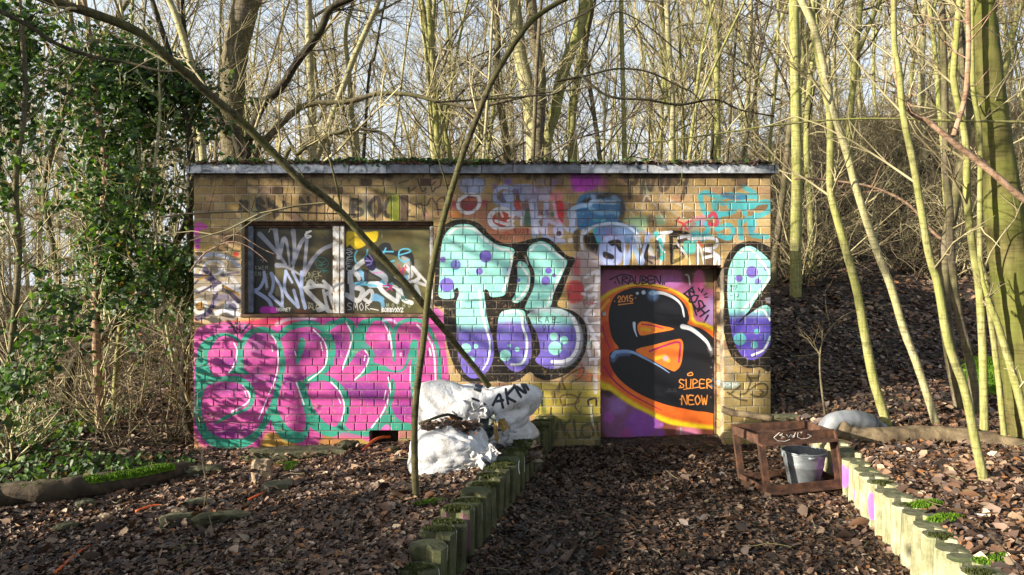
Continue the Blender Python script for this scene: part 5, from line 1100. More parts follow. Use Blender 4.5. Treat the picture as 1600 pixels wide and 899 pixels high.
def bag(name, label, cx_, cy_, cz_, rx, ry, rz, mat, seed, knot, corners=(), nu=120, nv=80, fold=.05, power=2.6):
    """a slumped, creased woven sack; knot = direction of the gathered neck, corners = pulled-out lugs"""
    kv = Vector(knot).normalized(); off = Vector((seed*5.3, seed*2.1, 0)); V = []
    t1 = kv.cross(Vector((0, 0, 1))).normalized(); t2 = kv.cross(t1)
    for i in range(nv+1):
        ph = -PI/2+PI*i/nv
        for j in range(nu):
            th = 2*PI*j/nu; n = Vector((math.cos(ph)*math.cos(th), math.cos(ph)*math.sin(th), math.sin(ph)))
            sq = (abs(n.x)**power+abs(n.y)**power+abs(n.z)**power)**(-1/power); r = sq
            q = n*2.0+off
            r += .16*mn.noise(q*.7)
            d0 = n.dot(kv); ang = math.atan2(n.dot(t1), n.dot(t2)); dist_ = math.acos(max(-1, min(1, d0)))
            fa = Vector((math.cos(ang)*2.2, math.sin(ang)*2.2, dist_*.8))+off; fb = Vector((math.cos(ang)*5, math.sin(ang)*5, dist_*1.3))+off
            near = max(0., 1-dist_/1.7); w1 = max(0, 1-abs(mn.noise(fa))*5); w2_ = max(0, 1-abs(mn.noise(fb))*4.5)
            r -= fold*(.25+1.1*near)*w1+fold*(.12+.9*near)*w2_
            r += fold*1.1*near*(1-.6*near)*math.sin(ang*9+4*mn.noise(q*.8)+dist_*1.5)*min(1, dist_*3)
            cr = abs(mn.noise(q*.9+Vector((9, 0, 0)))); r -= fold*.55*max(0, 1-cr*7); r += .05*mn.noise(q*1.6)+.012*mn.noise(q*5)
            r -= .10*near*near; r += max(0, (d0-.95)/.05)*.25
            for (cd, amt) in corners:
                cv = Vector(cd).normalized(); e = max(0, (n.dot(cv)-.86)/.14); r += amt*e*e
            x, y, z = n.x*r*rx, n.y*r*ry, n.z*r*rz
            if z < -rz*.55: z = -rz*.55+(z+rz*.55)*.25
            V.append((x, y, z))
    q = [(i*nu+j, i*nu+(j+1) % nu, (i+1)*nu+(j+1) % nu, (i+1)*nu+j) for i in range(nv) for j in range(nu)]
    a = Acc(); a.add(V, q); return thing(name, label, 'bag', (cx_, cy_, cz_), 'white woven rubble bags heaped on the palisades', a.mesh(name, mat))
c1 = pix(742, 655, 6.45); M['bagB'] = bagmat('white_woven_plastic_written', g, IB, 0, 6.1/FPX, None); M['bag'] = bagmat('white_woven_plastic', None, None, 0, 0, None)
b1 = bag('rubble_bag', 'white woven rubble bag with black lettering behind the front bag against the wall', c1[0], 6.45, c1[2]-.02, .50, .40, .31, M['bagB'], 1, (.15, -.75, -.2), (((-.62,-.25,.75), .42), ((.72,-.25,.66), .42), ((.95,-.1,-.3), .28)), fold=.07, power=3.2)
c2 = pix(704, 712, 5.72)
b2 = bag('rubble_bag', 'bulging white rubble bag with a knotted neck in front on the leaves', c2[0], 5.72, c2[2]+.01, .335, .34, .27, M['bag'], 2, (.75, -.62, .12), (((.95,-.3,.15), .22), ((-.1,-.8,-.5), .1)), fold=.055, power=2.3)
def neck(parent, P, d, r0, r1, L, mat, seed):
    """gathered, ruffled end of a tied sack"""
    rn = random.Random(seed); d = Vector(d).normalized(); a1 = d.cross(Vector((0, 0, 1))).normalized(); a2 = d.cross(a1); a = Acc(); V = []; k = 54; prof = [(r0*1.9, -.10), (r0*1.1, -.04), (r0*.8, 0), (r0*.85, .02), (r0*1.3, L*.4), (r1*.9, L*.8), (r1, L), (r1*.8, L*1.02)]
    for i, (r, t) in enumerate(prof):
        for j in range(k):
            th = 2*PI*j/k; rr = r*(1+(.12+.26*i/7)*math.sin(th*7+i*.3)+.12*math.sin(th*3+seed)+.05*rn.uniform(-1, 1)); q = Vector(P)+d*(t+.025*math.sin(th*4+seed)*(i/7))+(a1*math.cos(th)+a2*math.sin(th))*rr; q.z -= max(0, t)*.5; V.append(tuple(q))
    a.add(V, [(i*k+j, i*k+(j+1) % k, (i+1)*k+(j+1) % k, (i+1)*k+j) for i in range(len(prof)-1) for j in range(k)]); return link('tied_neck', a.mesh('tied_neck', mat, True, np.array(parent.location)), parent)
def rag(name, pts_c, w, h, mat, seed, parent, rot=0):
    """a crumpled flap of sheeting"""
    nu, nv = 22, 14; V = []; off = Vector((seed, seed*2, 0))
    for i in range(nv+1):
        for j in range(nu+1):
            u, v = j/nu-.5, i/nv-.5; s = Vector((u*4, v*4, 0))+off
            x = u*w+.25*w*mn.noise(s*.8); z = v*h+.2*h*mn.noise(s*.9+Vector((5,0,0))); y = .16*w*mn.noise(s*1.4)+.05*w*abs(math.sin(u*17+v*6))
            c, s_ = math.cos(rot), math.sin(rot); V.append((pts_c[0]+x*c-z*s_, pts_c[1]+y, pts_c[2]+x*s_+z*c))
    q = [(i*(nu+1)+j, i*(nu+1)+j+1, (i+1)*(nu+1)+j+1, (i+1)*(nu+1)+j) for i in range(nv) for j in range(nu)]
    a = Acc(); a.add(V, q); me = a.mesh(name, mat, True, np.array(parent.location)); return link(name, me, parent)
M['rag_dark'] = simple('dark_green_sheet', [(.3,(.008,.012,.012)), (.5,(.03,.042,.04)), (.75,(.12,.14,.13))], 12, .4, .6, .02)
M['rag_navy'] = simple('dark_navy_sheet', [(.3,(.008,.008,.014)), (.6,(.03,.03,.05)), (.8,(.07,.07,.10))], 9, .4, .6, .02)
M['kraft'] = simple('tan_cardboard', [(.3,(.18,.10,.03)), (.7,(.42,.28,.10))], 9, .8, .2)
rag('flap', pix(750, 650, 6.0), .27, .17, M['bag'], 3, b1, -.3); rag('lining', pix(759, 668, 5.92), .19, .17, M['rag_dark'], 4, b1, .4); rag('flap', pix(790, 678, 6.05), .12, .2, M['bag'], 5, b1, -.6)
rag('lining', pix(733, 682, 5.75), .24, .12, M['rag_navy'], 6, b2, -.55); neck(b2, pix(743, 716, 5.50), (.8, -.5, .15), .035, .085, .13, M['bag'], 2); neck(b1, pix(752, 640, 6.02), (-.25, -.8, .35), .03, .075, .09, M['bag'], 5)
rag('flap', pix(761, 712, 5.5), .14, .12, M['bag'], 7, b2, .1); rag('flap', pix(738, 722, 5.42), .15, .14, M['bag'], 8, b2, -.3); rag('flap', pix(722, 752, 5.42), .12, .14, M['bag'], 9, b2, .5); rag('flap', pix(768, 708, 5.45), .09, .1, M['bag'], 12, b2, .9)
rag('flap', pix(775, 675, 5.85), .035, .16, M['kraft'], 10, b1, .1); rag('flap', pix(787, 664, 6.0), .07, .1, M['kraft'], 11, b1, .5)
# leaves lying on the slabs and stones
a = Acc()
for o in [o for o in bpy.data.objects if o.get('category') in ('slab', 'stone')]:
    sx, sy, sz = o.dimensions; n = int(14+90*sx*sy/.1); leaves(a, o.location.x+rs.uniform(-.55, .55, n)*sx, o.location.y-.02+rs.uniform(-.6, .5, n)*sy, .04, 0, .8, z=np.full(n, o.location.z+sz*.30)-rs.uniform(0, .7, n)**2*sz)
link('leaves_on_stones', a.mesh('leaves_on_stones', M['leaf'], True), kind='stuff', label='dead leaves caught on the slabs and stones of the left bank', category='leaf litter')
# leaves and twigs lying on the bags
a = Acc(); n = 260; u = rs.rand(n); x = c2[0]+(-.22+.46*u)+rs.normal(0, .02, n); y = 5.72-.05+rs.normal(0, .06, n); z = c2[2]+.285-.10*np.abs(u-.45)-.0*u+rs.normal(0, .012, n); leaves(a, x, y, .05, .0, .9, z=z)
n = 120; x = c1[0]+rs.uniform(.3, .62, n); y = 6.0+rs.normal(0, .12, n); z = c1[2]-.20+rs.normal(0, .03, n); leaves(a, x, y, .05, 0, .9, z=z)
link('leaves_on_bags', a.mesh('leaves_on_bags', M['leaf'], False), kind='stuff', label='dead leaves lying on top of the front bag', category='leaf litter')
a = Acc(); tube(a, spline([pix(655,662,5.6), pix(675,655,5.55), pix(700,648,5.6), pix(722,655,5.7)], 4), .012, 6, True); thing('stick', 'dark stick lying across the top of the front bag', 'stick', tuple(pix(655,662,5.6)), None, a.mesh('stick', M['bark_dark'], True, pix(655,662,5.6)))
# ---------------------------------------------------------------- trees
def wander(p, d, L, n, rnd, wob=.18, trop=.05):
    p = np.array(p, float); d = np.array(d, float); d /= np.linalg.norm(d); out = [p.copy()]
    for i in range(n):
        d = d+np.array([rnd.gauss(0, wob) for _ in range(3)])+np.array((0, 0, trop)); d /= np.linalg.norm(d); p = p+d*L/n; out.append(p.copy())
    return out
def perp(d, rnd):
    a = np.array([rnd.gauss(0, 1) for _ in range(3)]); a -= d*(a@d)/(d@d); return a/np.linalg.norm(a)
def branchlet(acc, p, d, L, r, depth, rnd, kids=5, wob=.16, trop=.05, spread=.9, seg=4):
    pts = wander(p, d, L, seg, rnd, wob, trop); tube(acc, pts, np.linspace(r, r*.35, len(pts)), 5 if depth > 1 else 3)
    if depth <= 0: return
    for k in range(kids):
        f = rnd.uniform(.15, .98)*seg; i = min(int(f), seg-1); q = np.array(pts[i])*(1-(f-i))+np.array(pts[i+1])*(f-i)
        dd = np.array(pts[i+1])-np.array(pts[i]); dd /= np.linalg.norm(dd); nd = dd+perp(dd, rnd)*rnd.uniform(.5, 1.3)*spread
        branchlet(acc, q, nd, L*rnd.uniform(.3, .6)*(1.1-.4*f/seg), r*.5, depth-1, rnd, kids, wob, trop, spread, max(2, seg-1))
def tree_mesh(seed, h=13, r=.09, limbs=16, lo=.22, up=.9, kids=5, crookd=.03, mat_t=None, mat_c=None, fork=False, depth=2):
    rnd = random.Random(seed); T = Acc(); C = Acc(); n = 16
    pts = wander((0, 0, -.3), (rnd.gauss(0, .05), rnd.gauss(0, .05), 1), h+.3, n, rnd, crookd, .01)
    rad = [r*(1-.8*(i/n)**1.1)*(1.35 if i == 0 else 1) for i in range(n+1)]; P = spline(pts, 2); Rr = np.interp(np.linspace(0, n, len(P)), range(n+1), rad); tube(T, P, Rr, 8, rough=.04)
    stems = [(pts, rad)]
    if fork:
        i = rnd.randint(4, 7); d = np.array((rnd.gauss(0, .35), rnd.gauss(0, .35), 1)); p2 = wander(pts[i], d, h*.6, 10, rnd, .05, .03); r2 = list(np.linspace(rad[i]*.8, .012, 11)); tube(T, p2, r2, 7); stems.append((p2, r2))
    for pts_, rad_ in stems:
        m_ = len(pts_)-1
        for b in range(limbs if pts_ is pts else limbs//2):
            f = (lo+(1-lo)*((b+rnd.random())/limbs) if pts_ is pts else rnd.uniform(.2, 1))*m_; f = min(f, m_-.01); i = int(f); q = pts_[i]*(1-(f-i))+pts_[i+1]*(f-i); rr = rad_[i]
            an = rnd.uniform(0, 2*PI); d = np.array((math.cos(an), math.sin(an), rnd.uniform(.2, up*1.6)))
            branchlet(C, q, d, h*rnd.uniform(.10, .22), min(rr*.45, .03), depth, rnd, kids, .14, .06)
    return T.mesh('trunk', mat_t), C.mesh('crown', mat_c)
LIB = []
for s, (h, r, lb, lo, kd, ck, fk) in enumerate(((14,.075,16,.15,5,.03,False),(15,.10,18,.2,5,.04,True),(12,.05,16,.12,5,.04,False),(16,.13,20,.22,5,.05,True),(11,.045,14,.1,6,.06,False),(14,.085,17,.18,5,.05,True),(13,.06,18,.12,5,.03,False),(15,.11,18,.25,5,.07,False))):
    LIB.append(tree_mesh(100+s, h, r*.7, lb, lo, .9, kd, ck, M['bark_green'], M['twig'], fk))
def with_mat(me, mat):
    m2 = me.copy(); m2.materials.clear(); m2.materials.append(mat); return m2
VAR = {}
def variant(i, bk, tw):
    key = (i, bk, tw)
    if key not in VAR: VAR[key] = (with_mat(LIB[i][0], M[bk]), with_mat(LIB[i][1], M[tw]))
    return VAR[key]
frnd = random.Random(77)
KIND = ['slender', 'forked', 'very thin', 'stout', 'whip-thin crooked', 'straight', 'slim close-twigged', 'thick crooked']
def place_tree(x, y, i, bk, sc_, rot, lab, grp, lean=.04):
    tw = 'twig_dark' if bk == 'bark_dark' else ('twig', 'twig_mid', 'twig', 'twig_dark', 'twig', 'twig_mid')[int(abs(x*13+y*7)) % 6]
    dep = 'near' if y < 20 else 'farther off' if y < 32 else 'far off'; ar = area(x, y); lab = '%s %s-barked tree standing %s %s' % (KIND[i], BK[bk], dep, ar); grp = '%s-barked trees %s' % (BK[bk], ar)
    a, b = variant(i, bk, tw); z = Hs(x, y)
    o = thing('forest_tree', lab, 'tree', (x, y, z), grp); o.rotation_euler = (frnd.gauss(0, lean), frnd.gauss(0, lean), rot); o.scale = (sc_,)*3
    link('trunk', a, o); link('crown', b, o); return o
BK = {'bark_green': 'yellow-green', 'bark_pale': 'pale grey-green', 'bark_brown': 'grey-brown', 'bark_dark': 'dark'}
def area(x, y):
    a = x/y*FPX+CX
    return 'on the slope right of the hut' if a > 1205 else ('in the wood left of the hut' if a < 300 else 'behind the hut')
placed = []
tries = 0
while len(placed) < 200 and tries < 20000:
    tries += 1
    y = 12.6+(frnd.random()**1.25)*35; x = frnd.uniform(-.82, .86)*y
    if XL-1 < x < XR+1 and y < YB+1.2: continue
    a = x/y*FPX+CX
    if a < 330 and y < 14: continue
    if a > 1215 and y < 13.5: continue
    if frnd.random() < (.55 if a < 640 else 0): continue
    md = .45+.012*y
    if any((x-u)**2+(y-v)**2 < md*md for u, v in placed): continue
    placed.append((x, y))
    r_ = frnd.random(); bk = 'bark_green' if r_ < .5 else 'bark_pale' if r_ < .84 else 'bark_brown' if r_ < .95 else 'bark_dark'
    if a < 640: bk = 'bark_pale' if r_ < .35 else 'bark_brown' if r_ < .8 else 'bark_green'
    ar = area(x, y)
    place_tree(x, y, frnd.randrange(8), bk, frnd.uniform(.75, 1.2), frnd.uniform(0, 6.28), None, None, .05)
# far wood: too many stems to count
far = Acc(); base_arr = []
for s in range(6):
    rnd = random.Random(300+s); A_ = Acc(); pts = wander((0,0,-.5), (0,0,1), 15, 7, rnd, .04, .01); tube(A_, pts, np.linspace(.10, .03, 8), 4)
    for b in range(44):
        f = rnd.uniform(.1, 1)*6.9; i = int(f); q = pts[i]; an = rnd.uniform(0, 6.28); branchlet(A_, q, (math.cos(an), math.sin(an), rnd.uniform(.1, 1.5)), rnd.uniform(1.2, 2.8), .026, 1, rnd, 5, .16, .05, .9, 3)
    base_arr.append(A_.arrays())
rf = np.random.RandomState(5)
for i in range(230):
    y = 35+50*rf.rand()**1.2; x = rf.uniform(-.85, .85)*y; v, q, t = base_arr[rf.randint(6)]; th = rf.uniform(0, 6.28); c, s = math.cos(th), math.sin(th); k = rf.uniform(.8, 1.4)
    vv = np.stack([(v[:, 0]*c-v[:, 1]*s)*k+x, (v[:, 0]*s+v[:, 1]*c)*k+y, v[:, 2]*k+Hs(x, y)], -1); far.add(vv, q, None)
link('distant_wood', far.mesh('distant_wood', M['twig'], False), kind='stuff', label='far bare wood closing the view on the hill', category='wood')

# undergrowth
SH = []; SHD = []
for s in range(6):
    rnd = random.Random(500+s); A_ = Acc()
    for k in range(11):
        an = rnd.uniform(0, 6.28); d = np.array((math.cos(an)*.8, math.sin(an)*.8, rnd.uniform(.5, 2))); branchlet(A_, (rnd.gauss(0, .12), rnd.gauss(0, .12), -.05), d, rnd.uniform(.9, 2.3), .011, 2, rnd, 4, .2, -.03, .9, 5)
    SH.append(A_.mesh('bare_shrub', M['twig_mid'] if s % 3 else M['twig']))
n_ = 0; tries = 0
SHD = [with_mat(SH[k], M['twig_mid']) for k in (0, 3, 5)]
while n_ < 250 and tries < 9000:
    tries += 1
    y = 10.5+(frnd.random()**1.2)*20; x = frnd.uniform(-.8, .85)*y; a = x/y*FPX+CX
    if XL-.6 < x < XR+.6 and y < YB+.6: continue
    if a > 1190 and y < 13: continue
    if n_ > 90 and a < 1150: continue
    ar = area(x, y)
    o = thing('bare_shrub', '%s bare shrub %s %s' % (('low wide', 'tangled', 'upright', 'dense twiggy', 'sprawling', 'arching')[n_ % 6], 'close' if y < 15 else 'midway up' if y < 22 else 'far up', ar), 'shrub', (x, y, Hs(x, y)), 'tangled bare shrubs %s' % ar, (SHD[n_ % 3] if a < 340 else SH[n_ % 6])); o.rotation_euler = (0, 0, frnd.uniform(0, 6.28)); k = frnd.uniform(.7, 1.6); o.scale = (k, k, k*frnd.uniform(.8, 1.2)); n_ += 1

# --- individual trees traced from the photograph: (px,py) along the stem, distance, width in photo pixels
def stem(acc, pts, D0, D1, w0, w1, k=9, n=6, rough=.05, root=None):
    m_ = len(pts); P = [pix(px, py, D0+(D1-D0)*i/(m_-1)) for i, (px, py) in enumerate(pts)]
    if root is not None: P = [root]+P
    S = spline(P, n); L = np.linspace(0, 1, len(S)); Dm = S[:, 1]; r = (w0+(w1-w0)*L)*Dm/FPX/2
    if root is not None: r[:8] *= np.array((1.9, 1.7, 1.5, 1.36, 1.24, 1.14, 1.07, 1.03))
    tube(acc, S, r, k, True, rough=rough); return S, r
def twigs(acc, S, r, n, L, rnd, lo=.3, hi=1., depth=1, kids=4, up=.5, trop=.03):
    for b in range(n):
        i = int((lo+(hi-lo)*rnd.random())*(len(S)-2)); d = S[i+1]-S[i]; d = d/np.linalg.norm(d)
        nd = d*.5+perp(d, rnd)+np.array((0, 0, up)); branchlet(acc, S[i], nd, L*rnd.uniform(.5, 1.3), min(r[i]*.4, .012), depth, rnd, kids, .16, trop, .9, 4)
def ptree(label, pts, D, w0, w1, bk='bark_green', tw='twig', D1=None, ntw=10, Ltw=1.2, lo=.35, extend=5, name='tree', depth=1, cat='tree', tree_k=9, seed=None, base_on_ground=True, kids=4, extra=()):
    """pts run from the foot up; the foot is put on the ground at distance D (None: where the terrain shows there)"""
    rnd = random.Random(seed if seed is not None else int(pts[0][0]*7+pts[0][1]))
    if D is None: D = ground(*pts[0])[1]
    if 11 <= D < 14 and pts[0][0] < 1215: D += 1.2
    if D1 is not None and D1 < D-1 and D > 11: D1 = None
    D1 = D if D1 is None else D1
    foot = pix(pts[0][0], pts[0][1], D); gz_ = Hs(foot[0], foot[1])
    T = Acc(); root = None
    if foot[2] > gz_+.1:
        a, b = pix(*pts[0], D), pix(*pts[1], D); dx_ = (a[0]-b[0])/max(abs(b[2]-a[2]), .3)*(a[2]-gz_)*.3; root = np.array((a[0]+dx_, D, gz_-.15))
    else: root = foot+np.array((0, 0, -.12))
    if root is not None: base = root.copy(); base[2] = gz_
    S, r = stem(T, pts, D, D1, w0, w1, tree_k, root=root)
    C = Acc()
    if extend:
        d = S[-1]-S[-4]; d /= np.linalg.norm(d); e = wander(S[-1], d+np.array((0,0,.1)), extend, 6, rnd, .06, .02); re = np.linspace(r[-1], r[-1]*.3, 7); tube(T, e, re, 7); E = np.array(e); twigs(C, E, re, 10, extend*.3, rnd, 0, 1, 2 if depth > 1 else 1, 4)
    for pe, a0, a1 in extra: stem(T, pe, D, D1, a0, a1, 7)
    twigs(C, S, r, ntw, Ltw, rnd, lo, 1., depth, kids)
    o = thing(name, label, cat, tuple(base)); link('trunk', T.mesh('trunk', M[bk], True, base), o)
    if C.n: link('crown', C.mesh('crown', M[tw], True, base), o)
    return o
# foreground saplings and the leaning trunk
ptree('thin dark sapling rising in front of the hut beside the white bags', [(650,786),(648,720),(648,650),(654,590),(662,530),(672,440),(686,370),(702,310),(722,245),(743,190),(765,135),(790,90),(815,52),(840,25),(880,0),(915,-14)], 4.86, 11.5, 8, 'bark_olive', D1=4.5, ntw=3, Ltw=.5, lo=.6, extend=1.2, extra=(((702,300),(690,262),(676,215),(668,170)), 3, 1.5) and ((((703,308),(692,270),(676,215),(668,150)), 3, 1.4),))
P_lean = [(764,604),(742,575),(720,548),(700,522),(677,495),(651,463),(608,415),(573,376),(533,332),(500,304),(466,278),(419,231),(375,188),(334,154),(294,118),(262,90),(213,49),(147,22),(75,0),(20,-22)]
a = Acc(); S, r = stem(a, P_lean, 6.3, 4.2, 9, 15, 10); Cc = Acc(); lr = random.Random(8); twigs(Cc, S, r, 9, .8, lr, .45, 1., 1, 4, .2)
stem(a, [(533,332),(528,300),(515,250),(500,220),(480,180),(466,150)], 5.75, 5.6, 4, 1.6, 6); stem(a, [(530,322),(505,300),(480,285),(465,262),(440,240)], 5.8, 5.9, 2.5, 1.2, 5)
o = thing('leaning_tree', 'long dead trunk leaning from the top left corner down onto the rubble bags', 'tree', tuple(S[0])); link('trunk', a.mesh('trunk', M['bark_olive'], True, S[0]), o); link('crown', Cc.mesh('crown', M['twig'], True, S[0]), o)
# right-hand group
ptree('straight pale green tree standing behind the hut on the slope nearest its right corner', [(1243,535),(1243,400),(1245,270),(1243,150),(1240,0)], 12.3, 19, 15, 'bark_green', ntw=12, Ltw=1.6, lo=.4, depth=2)
ptree('green curved sapling whose foot stands just behind the duct elbow', [(1387,668),(1365,594),(1351,522),(1338,451),(1320,385),(1302,320),(1297,285),(1297,191),(1287,133),(1271,45),(1269,-5)], None, 15, 9, ntw=5, Ltw=.8, lo=.5)
ptree('slanting sapling with the bark peeled reddish on its lower half', [(1463,664),(1436,579),(1411,512),(1393,451),(1371,395),(1340,302),(1322,236),(1300,169),(1276,58),(1250,-5)], None, 12, 11, 'bark_pale', ntw=5, Ltw=.8, lo=.5)
ptree('yellow-green sapling standing in front of the fallen log', [(1537,752),(1524,690),(1507,608),(1482,537),(1465,444),(1451,395),(1429,267),(1411,178),(1405,111),(1398,76),(1396,-5)], None, 15, 8, ntw=5, Ltw=.8, lo=.5)
ptree('yellow-green stem just left of the big olive tree', [(1538,676),(1536,558),(1530,451),(1521,395),(1511,311),(1509,222),(1491,133),(1491,98),(1500,-5)], None, 13, 9, ntw=5, Ltw=.7, lo=.5)
ptree('slim stem close in front of the big olive tree', [(1570,690),(1556,560),(1540,440),(1531,395),(1531,213),(1520,133),(1518,-5)], 5.75, 9, 7, ntw=4, Ltw=.6, lo=.5)
ptree('thick brownish stem behind the yellow-green saplings', [(1502,640),(1486,558),(1475,470),(1477,400),(1490,320),(1503,250),(1512,150),(1500,60),(1490,-5)], 7.2, 20, 14, 'bark_brown', ntw=6, Ltw=1., lo=.5)
ptree('brown stem curving behind the saplings', [(1521,604),(1514,558),(1497,487),(1486,398),(1484,325),(1478,267),(1476,133),(1471,-5)], 7.0, 14, 9, 'bark_brown', ntw=5, Ltw=.8, lo=.5)
ptree('big tree with olive mossy bark at the right edge', [(1622,720),(1606,600),(1592,490),(1578,400),(1566,311),(1553,222),(1546,150),(1538,60),(1534,-5)], 5.9, 78, 34, 'bark_big', ntw=6, Ltw=1.2, lo=.6, tree_k=20, extend=6)
ptree('small green stem leaning against the foot of the big olive tree', [(1612,700),(1590,610),(1575,560),(1560,510),(1548,480)], 5.6, 15, 9, ntw=2, extend=.4, Ltw=.3)
ptree('thin leafless crooked sapling between the hut corner and the slanting saplings', [(1289,650),(1283,600),(1281,560),(1287,530),(1310,500),(1338,484)], None, 4, 1.6, 'bark_brown', 'twig_mid', ntw=6, Ltw=.5, lo=.4, extend=0, name='sapling')
for nm, pts, D, w0, w1, bk in (('reddish bare bough sweeping across the saplings at upper right', [(1640,330),(1600,312),(1550,270),(1480,215),(1450,190),(1420,172),(1398,110),(1396,60),(1394,0),(1392,-10)], 4.9, 11, 5, 'bark_red'),
    ('upright dark red shoot rising past the saplings at upper right', [(1490,212),(1508,150),(1513,80),(1512,0),(1512,-10)], 4.9, 8, 7, 'bark_red'),
    ('long thin horizontal twig crossing the right half above the hut', [(1640,195),(1600,191),(1491,189),(1400,186),(1313,187),(1210,196),(1150,205),(1077,215),(995,224),(925,215)], 5.2, 4, 2, 'bark_green'),
    ('dark thin twig hanging level in front of the soldier course over the window', [(250,340),(300,334),(380,331),(450,332),(520,334),(556,336)], 6.2, 3.2, 2, 'bark_dark'),
    ('dark bough entering at the upper left edge', [(-30,0),(0,18),(44,40),(89,69),(147,89),(200,98),(260,112),(330,108)], 5.4, 9, 3, 'bark_dark'),
    ('pale thin bough at the lower right of the slope', [(1478,380),(1455,360),(1420,320),(1370,295),(1320,285),(1260,279),(1240,280)], 8.5, 5, 3, 'bark_red'),
    ('thin bare bough hanging in front of the right pier and saplings', [(1320,0),(1300,60),(1275,130),(1262,200)], 7.5, 3, 2, 'bark_dark')):
    a = Acc(); S, r = stem(a, pts, D, D, w0, w1, 7); rr = random.Random(len(pts)*7+int(pts[0][0])); twigs(a, S, r, 7, .45, rr, .2, 1., 1, 3, .1)
    thing('bough', nm, 'branch', tuple(S[0]), None, a.mesh('bough', M[bk], True, S[0]))
# trunks behind the hut
ptree('twin-stemmed big tree behind the roof, left stem', [(836,252),(826,149),(812,83),(803,-5)], 12.2, 28, 19, 'bark_pale', ntw=12, Ltw=1.6, lo=0, depth=2, tree_k=12)
ptree('twin-stemmed big tree behind the roof, darker right stem', [(840,252),(843,180),(844,116),(836,66),(829,-5)], 12.0, 19, 17, 'bark_brown', ntw=8, Ltw=1.6, lo=0, depth=2, tree_k=12)
ptree('mossy tree leaning right from behind the middle of the roof', [(852,250),(866,180),(879,116),(899,60),(918,-5)], 12.6, 16, 19, 'bark_green', ntw=12, Ltw=1.8, lo=0, depth=2, tree_k=12)
ptree('green tree just right of the leaning one behind the roof', [(895,252),(895,165),(912,83),(922,0)], 13.4, 16, 10, 'bark_green', ntw=10, Ltw=1.5, lo=0, depth=2)
ptree('slim straight pale tree behind the roof above the blue graffiti', [(976,252),(973,120),(970,-5)], 13, 8, 7, 'bark_green', ntw=10, Ltw=1.5, lo=0, depth=2)
ptree('straight grey tree behind the roof above the door', [(1050,252),(1050,150),(1044,60),(1042,-5)], 12.5, 11, 8, 'bark_pale', ntw=10, Ltw=1.5, lo=0, depth=2)
ptree('pale tree behind the roof with a fork above the right pier', [(1121,252),(1120,150),(1119,56),(1110,30),(1101,-5)], 12.3, 11, 8, 'bark_green', ntw=10, Ltw=1.5, lo=0, depth=2, extra=(((1119,56),(1126,20),(1128,-10)), 5, 4) and ((((1119,58),(1126,20),(1128,-10)), 6, 5),))
ptree('dark slightly crooked tree left of the twin-stemmed tree behind the roof', [(792,252),(786,190),(775,120),(778,60),(772,-5)], 13, 13, 9, 'bark_brown', ntw=8, Ltw=1.5, lo=0, depth=2)
ptree('bright green slim tree behind the roof above the teal letters', [(684,250),(677,125),(669,-5)], 12, 10, 8, 'bark_green', ntw=10, Ltw=1.5, lo=0, depth=2)
ptree('thick grey oak trunk behind the left part of the roof', [(366,262),(360,200),(362,156),(366,94),(376,40),(388,-5)], 11.6, 34, 40, 'bark_brown', ntw=14, Ltw=1.8, lo=0, depth=2, tree_k=16)
ptree('black crooked bough-like tree rising right from the oak foot', [(384,262),(392,210),(410,165),(440,135),(462,100),(485,70),(502,45),(512,20),(525,8),(545,0),(560,-8)], 11.3, 15, 9, 'bark_dark', 'twig_dark', ntw=22, Ltw=1.4, lo=0, depth=2, extend=2)
ptree('arching mossy tree bending low over the roof to the right', [(440,262),(465,240),(492,220),(520,210),(560,202),(600,210),(625,240)], 11.2, 8, 4, 'bark_brown', ntw=26, Ltw=1.1, lo=0, depth=2, extend=.3)
ptree('tree with long level bough arching over the left half of the roof', [(395,262),(420,215),(460,175),(490,162),(544,159),(590,147),(640,148),(690,160),(740,168),(790,158),(850,145),(900,140)], 11.5, 12, 3, 'bark_brown', ntw=34, Ltw=1.1, lo=0, depth=2, extend=.5)
ptree('grey tree left of the oak behind the roof corner', [(320,300),(312,200),(300,110),(280,40),(262,-5)], 11, 13, 10, 'bark_pale', ntw=10, Ltw=1.4, lo=.2, depth=2)
ptree('dark steep stem over the left end of the roof', [(372,230),(350,200),(330,150),(310,120),(290,60),(285,-5)], 11.1, 12, 6, 'bark_dark', 'twig_dark', ntw=12, Ltw=1.2, lo=0, depth=2)
ptree('slender forked tree behind the roof left of centre', [(560,258),(550,180),(545,110),(540,50),(555,-5)], 12.5, 9, 6, 'bark_pale', ntw=14, Ltw=1.6, lo=0, depth=2)
ptree('thin dark tree over the middle of the left window', [(574,148),(585,90),(596,30),(604,-5)], 11.8, 5, 3, 'bark_dark', 'twig_dark', ntw=10, Ltw=1.1, lo=0, depth=1)
for nm, pts, D, w0, w1 in (('dark arching bough above the middle of the roof', [(865,128),(918,118),(961,108),(1011,112),(1061,135),(1085,148),(1120,190)], 9.5, 4, 2), ('dark drooping bough above the door side of the roof', [(905,115),(950,150),(1011,156),(1061,164),(1117,156),(1157,172),(1210,182)], 9, 4.5, 2.5), ('long thin bough crossing above the twin-stemmed tree', [(680,160),(760,155),(830,150),(880,140),(940,70),(960,20),(1010,40),(1070,90)], 10, 3.5, 2)):
    a = Acc(); S, r = stem(a, pts, D, D, w0, w1, 6); rr = random.Random(int(pts[0][0])); twigs(a, S, r, 12, .6, rr, .1, 1., 1, 4, .1)
    thing('bough', nm, 'branch', tuple(S[0]), None, a.mesh('bough', M['bark_dark'], True, S[0]))

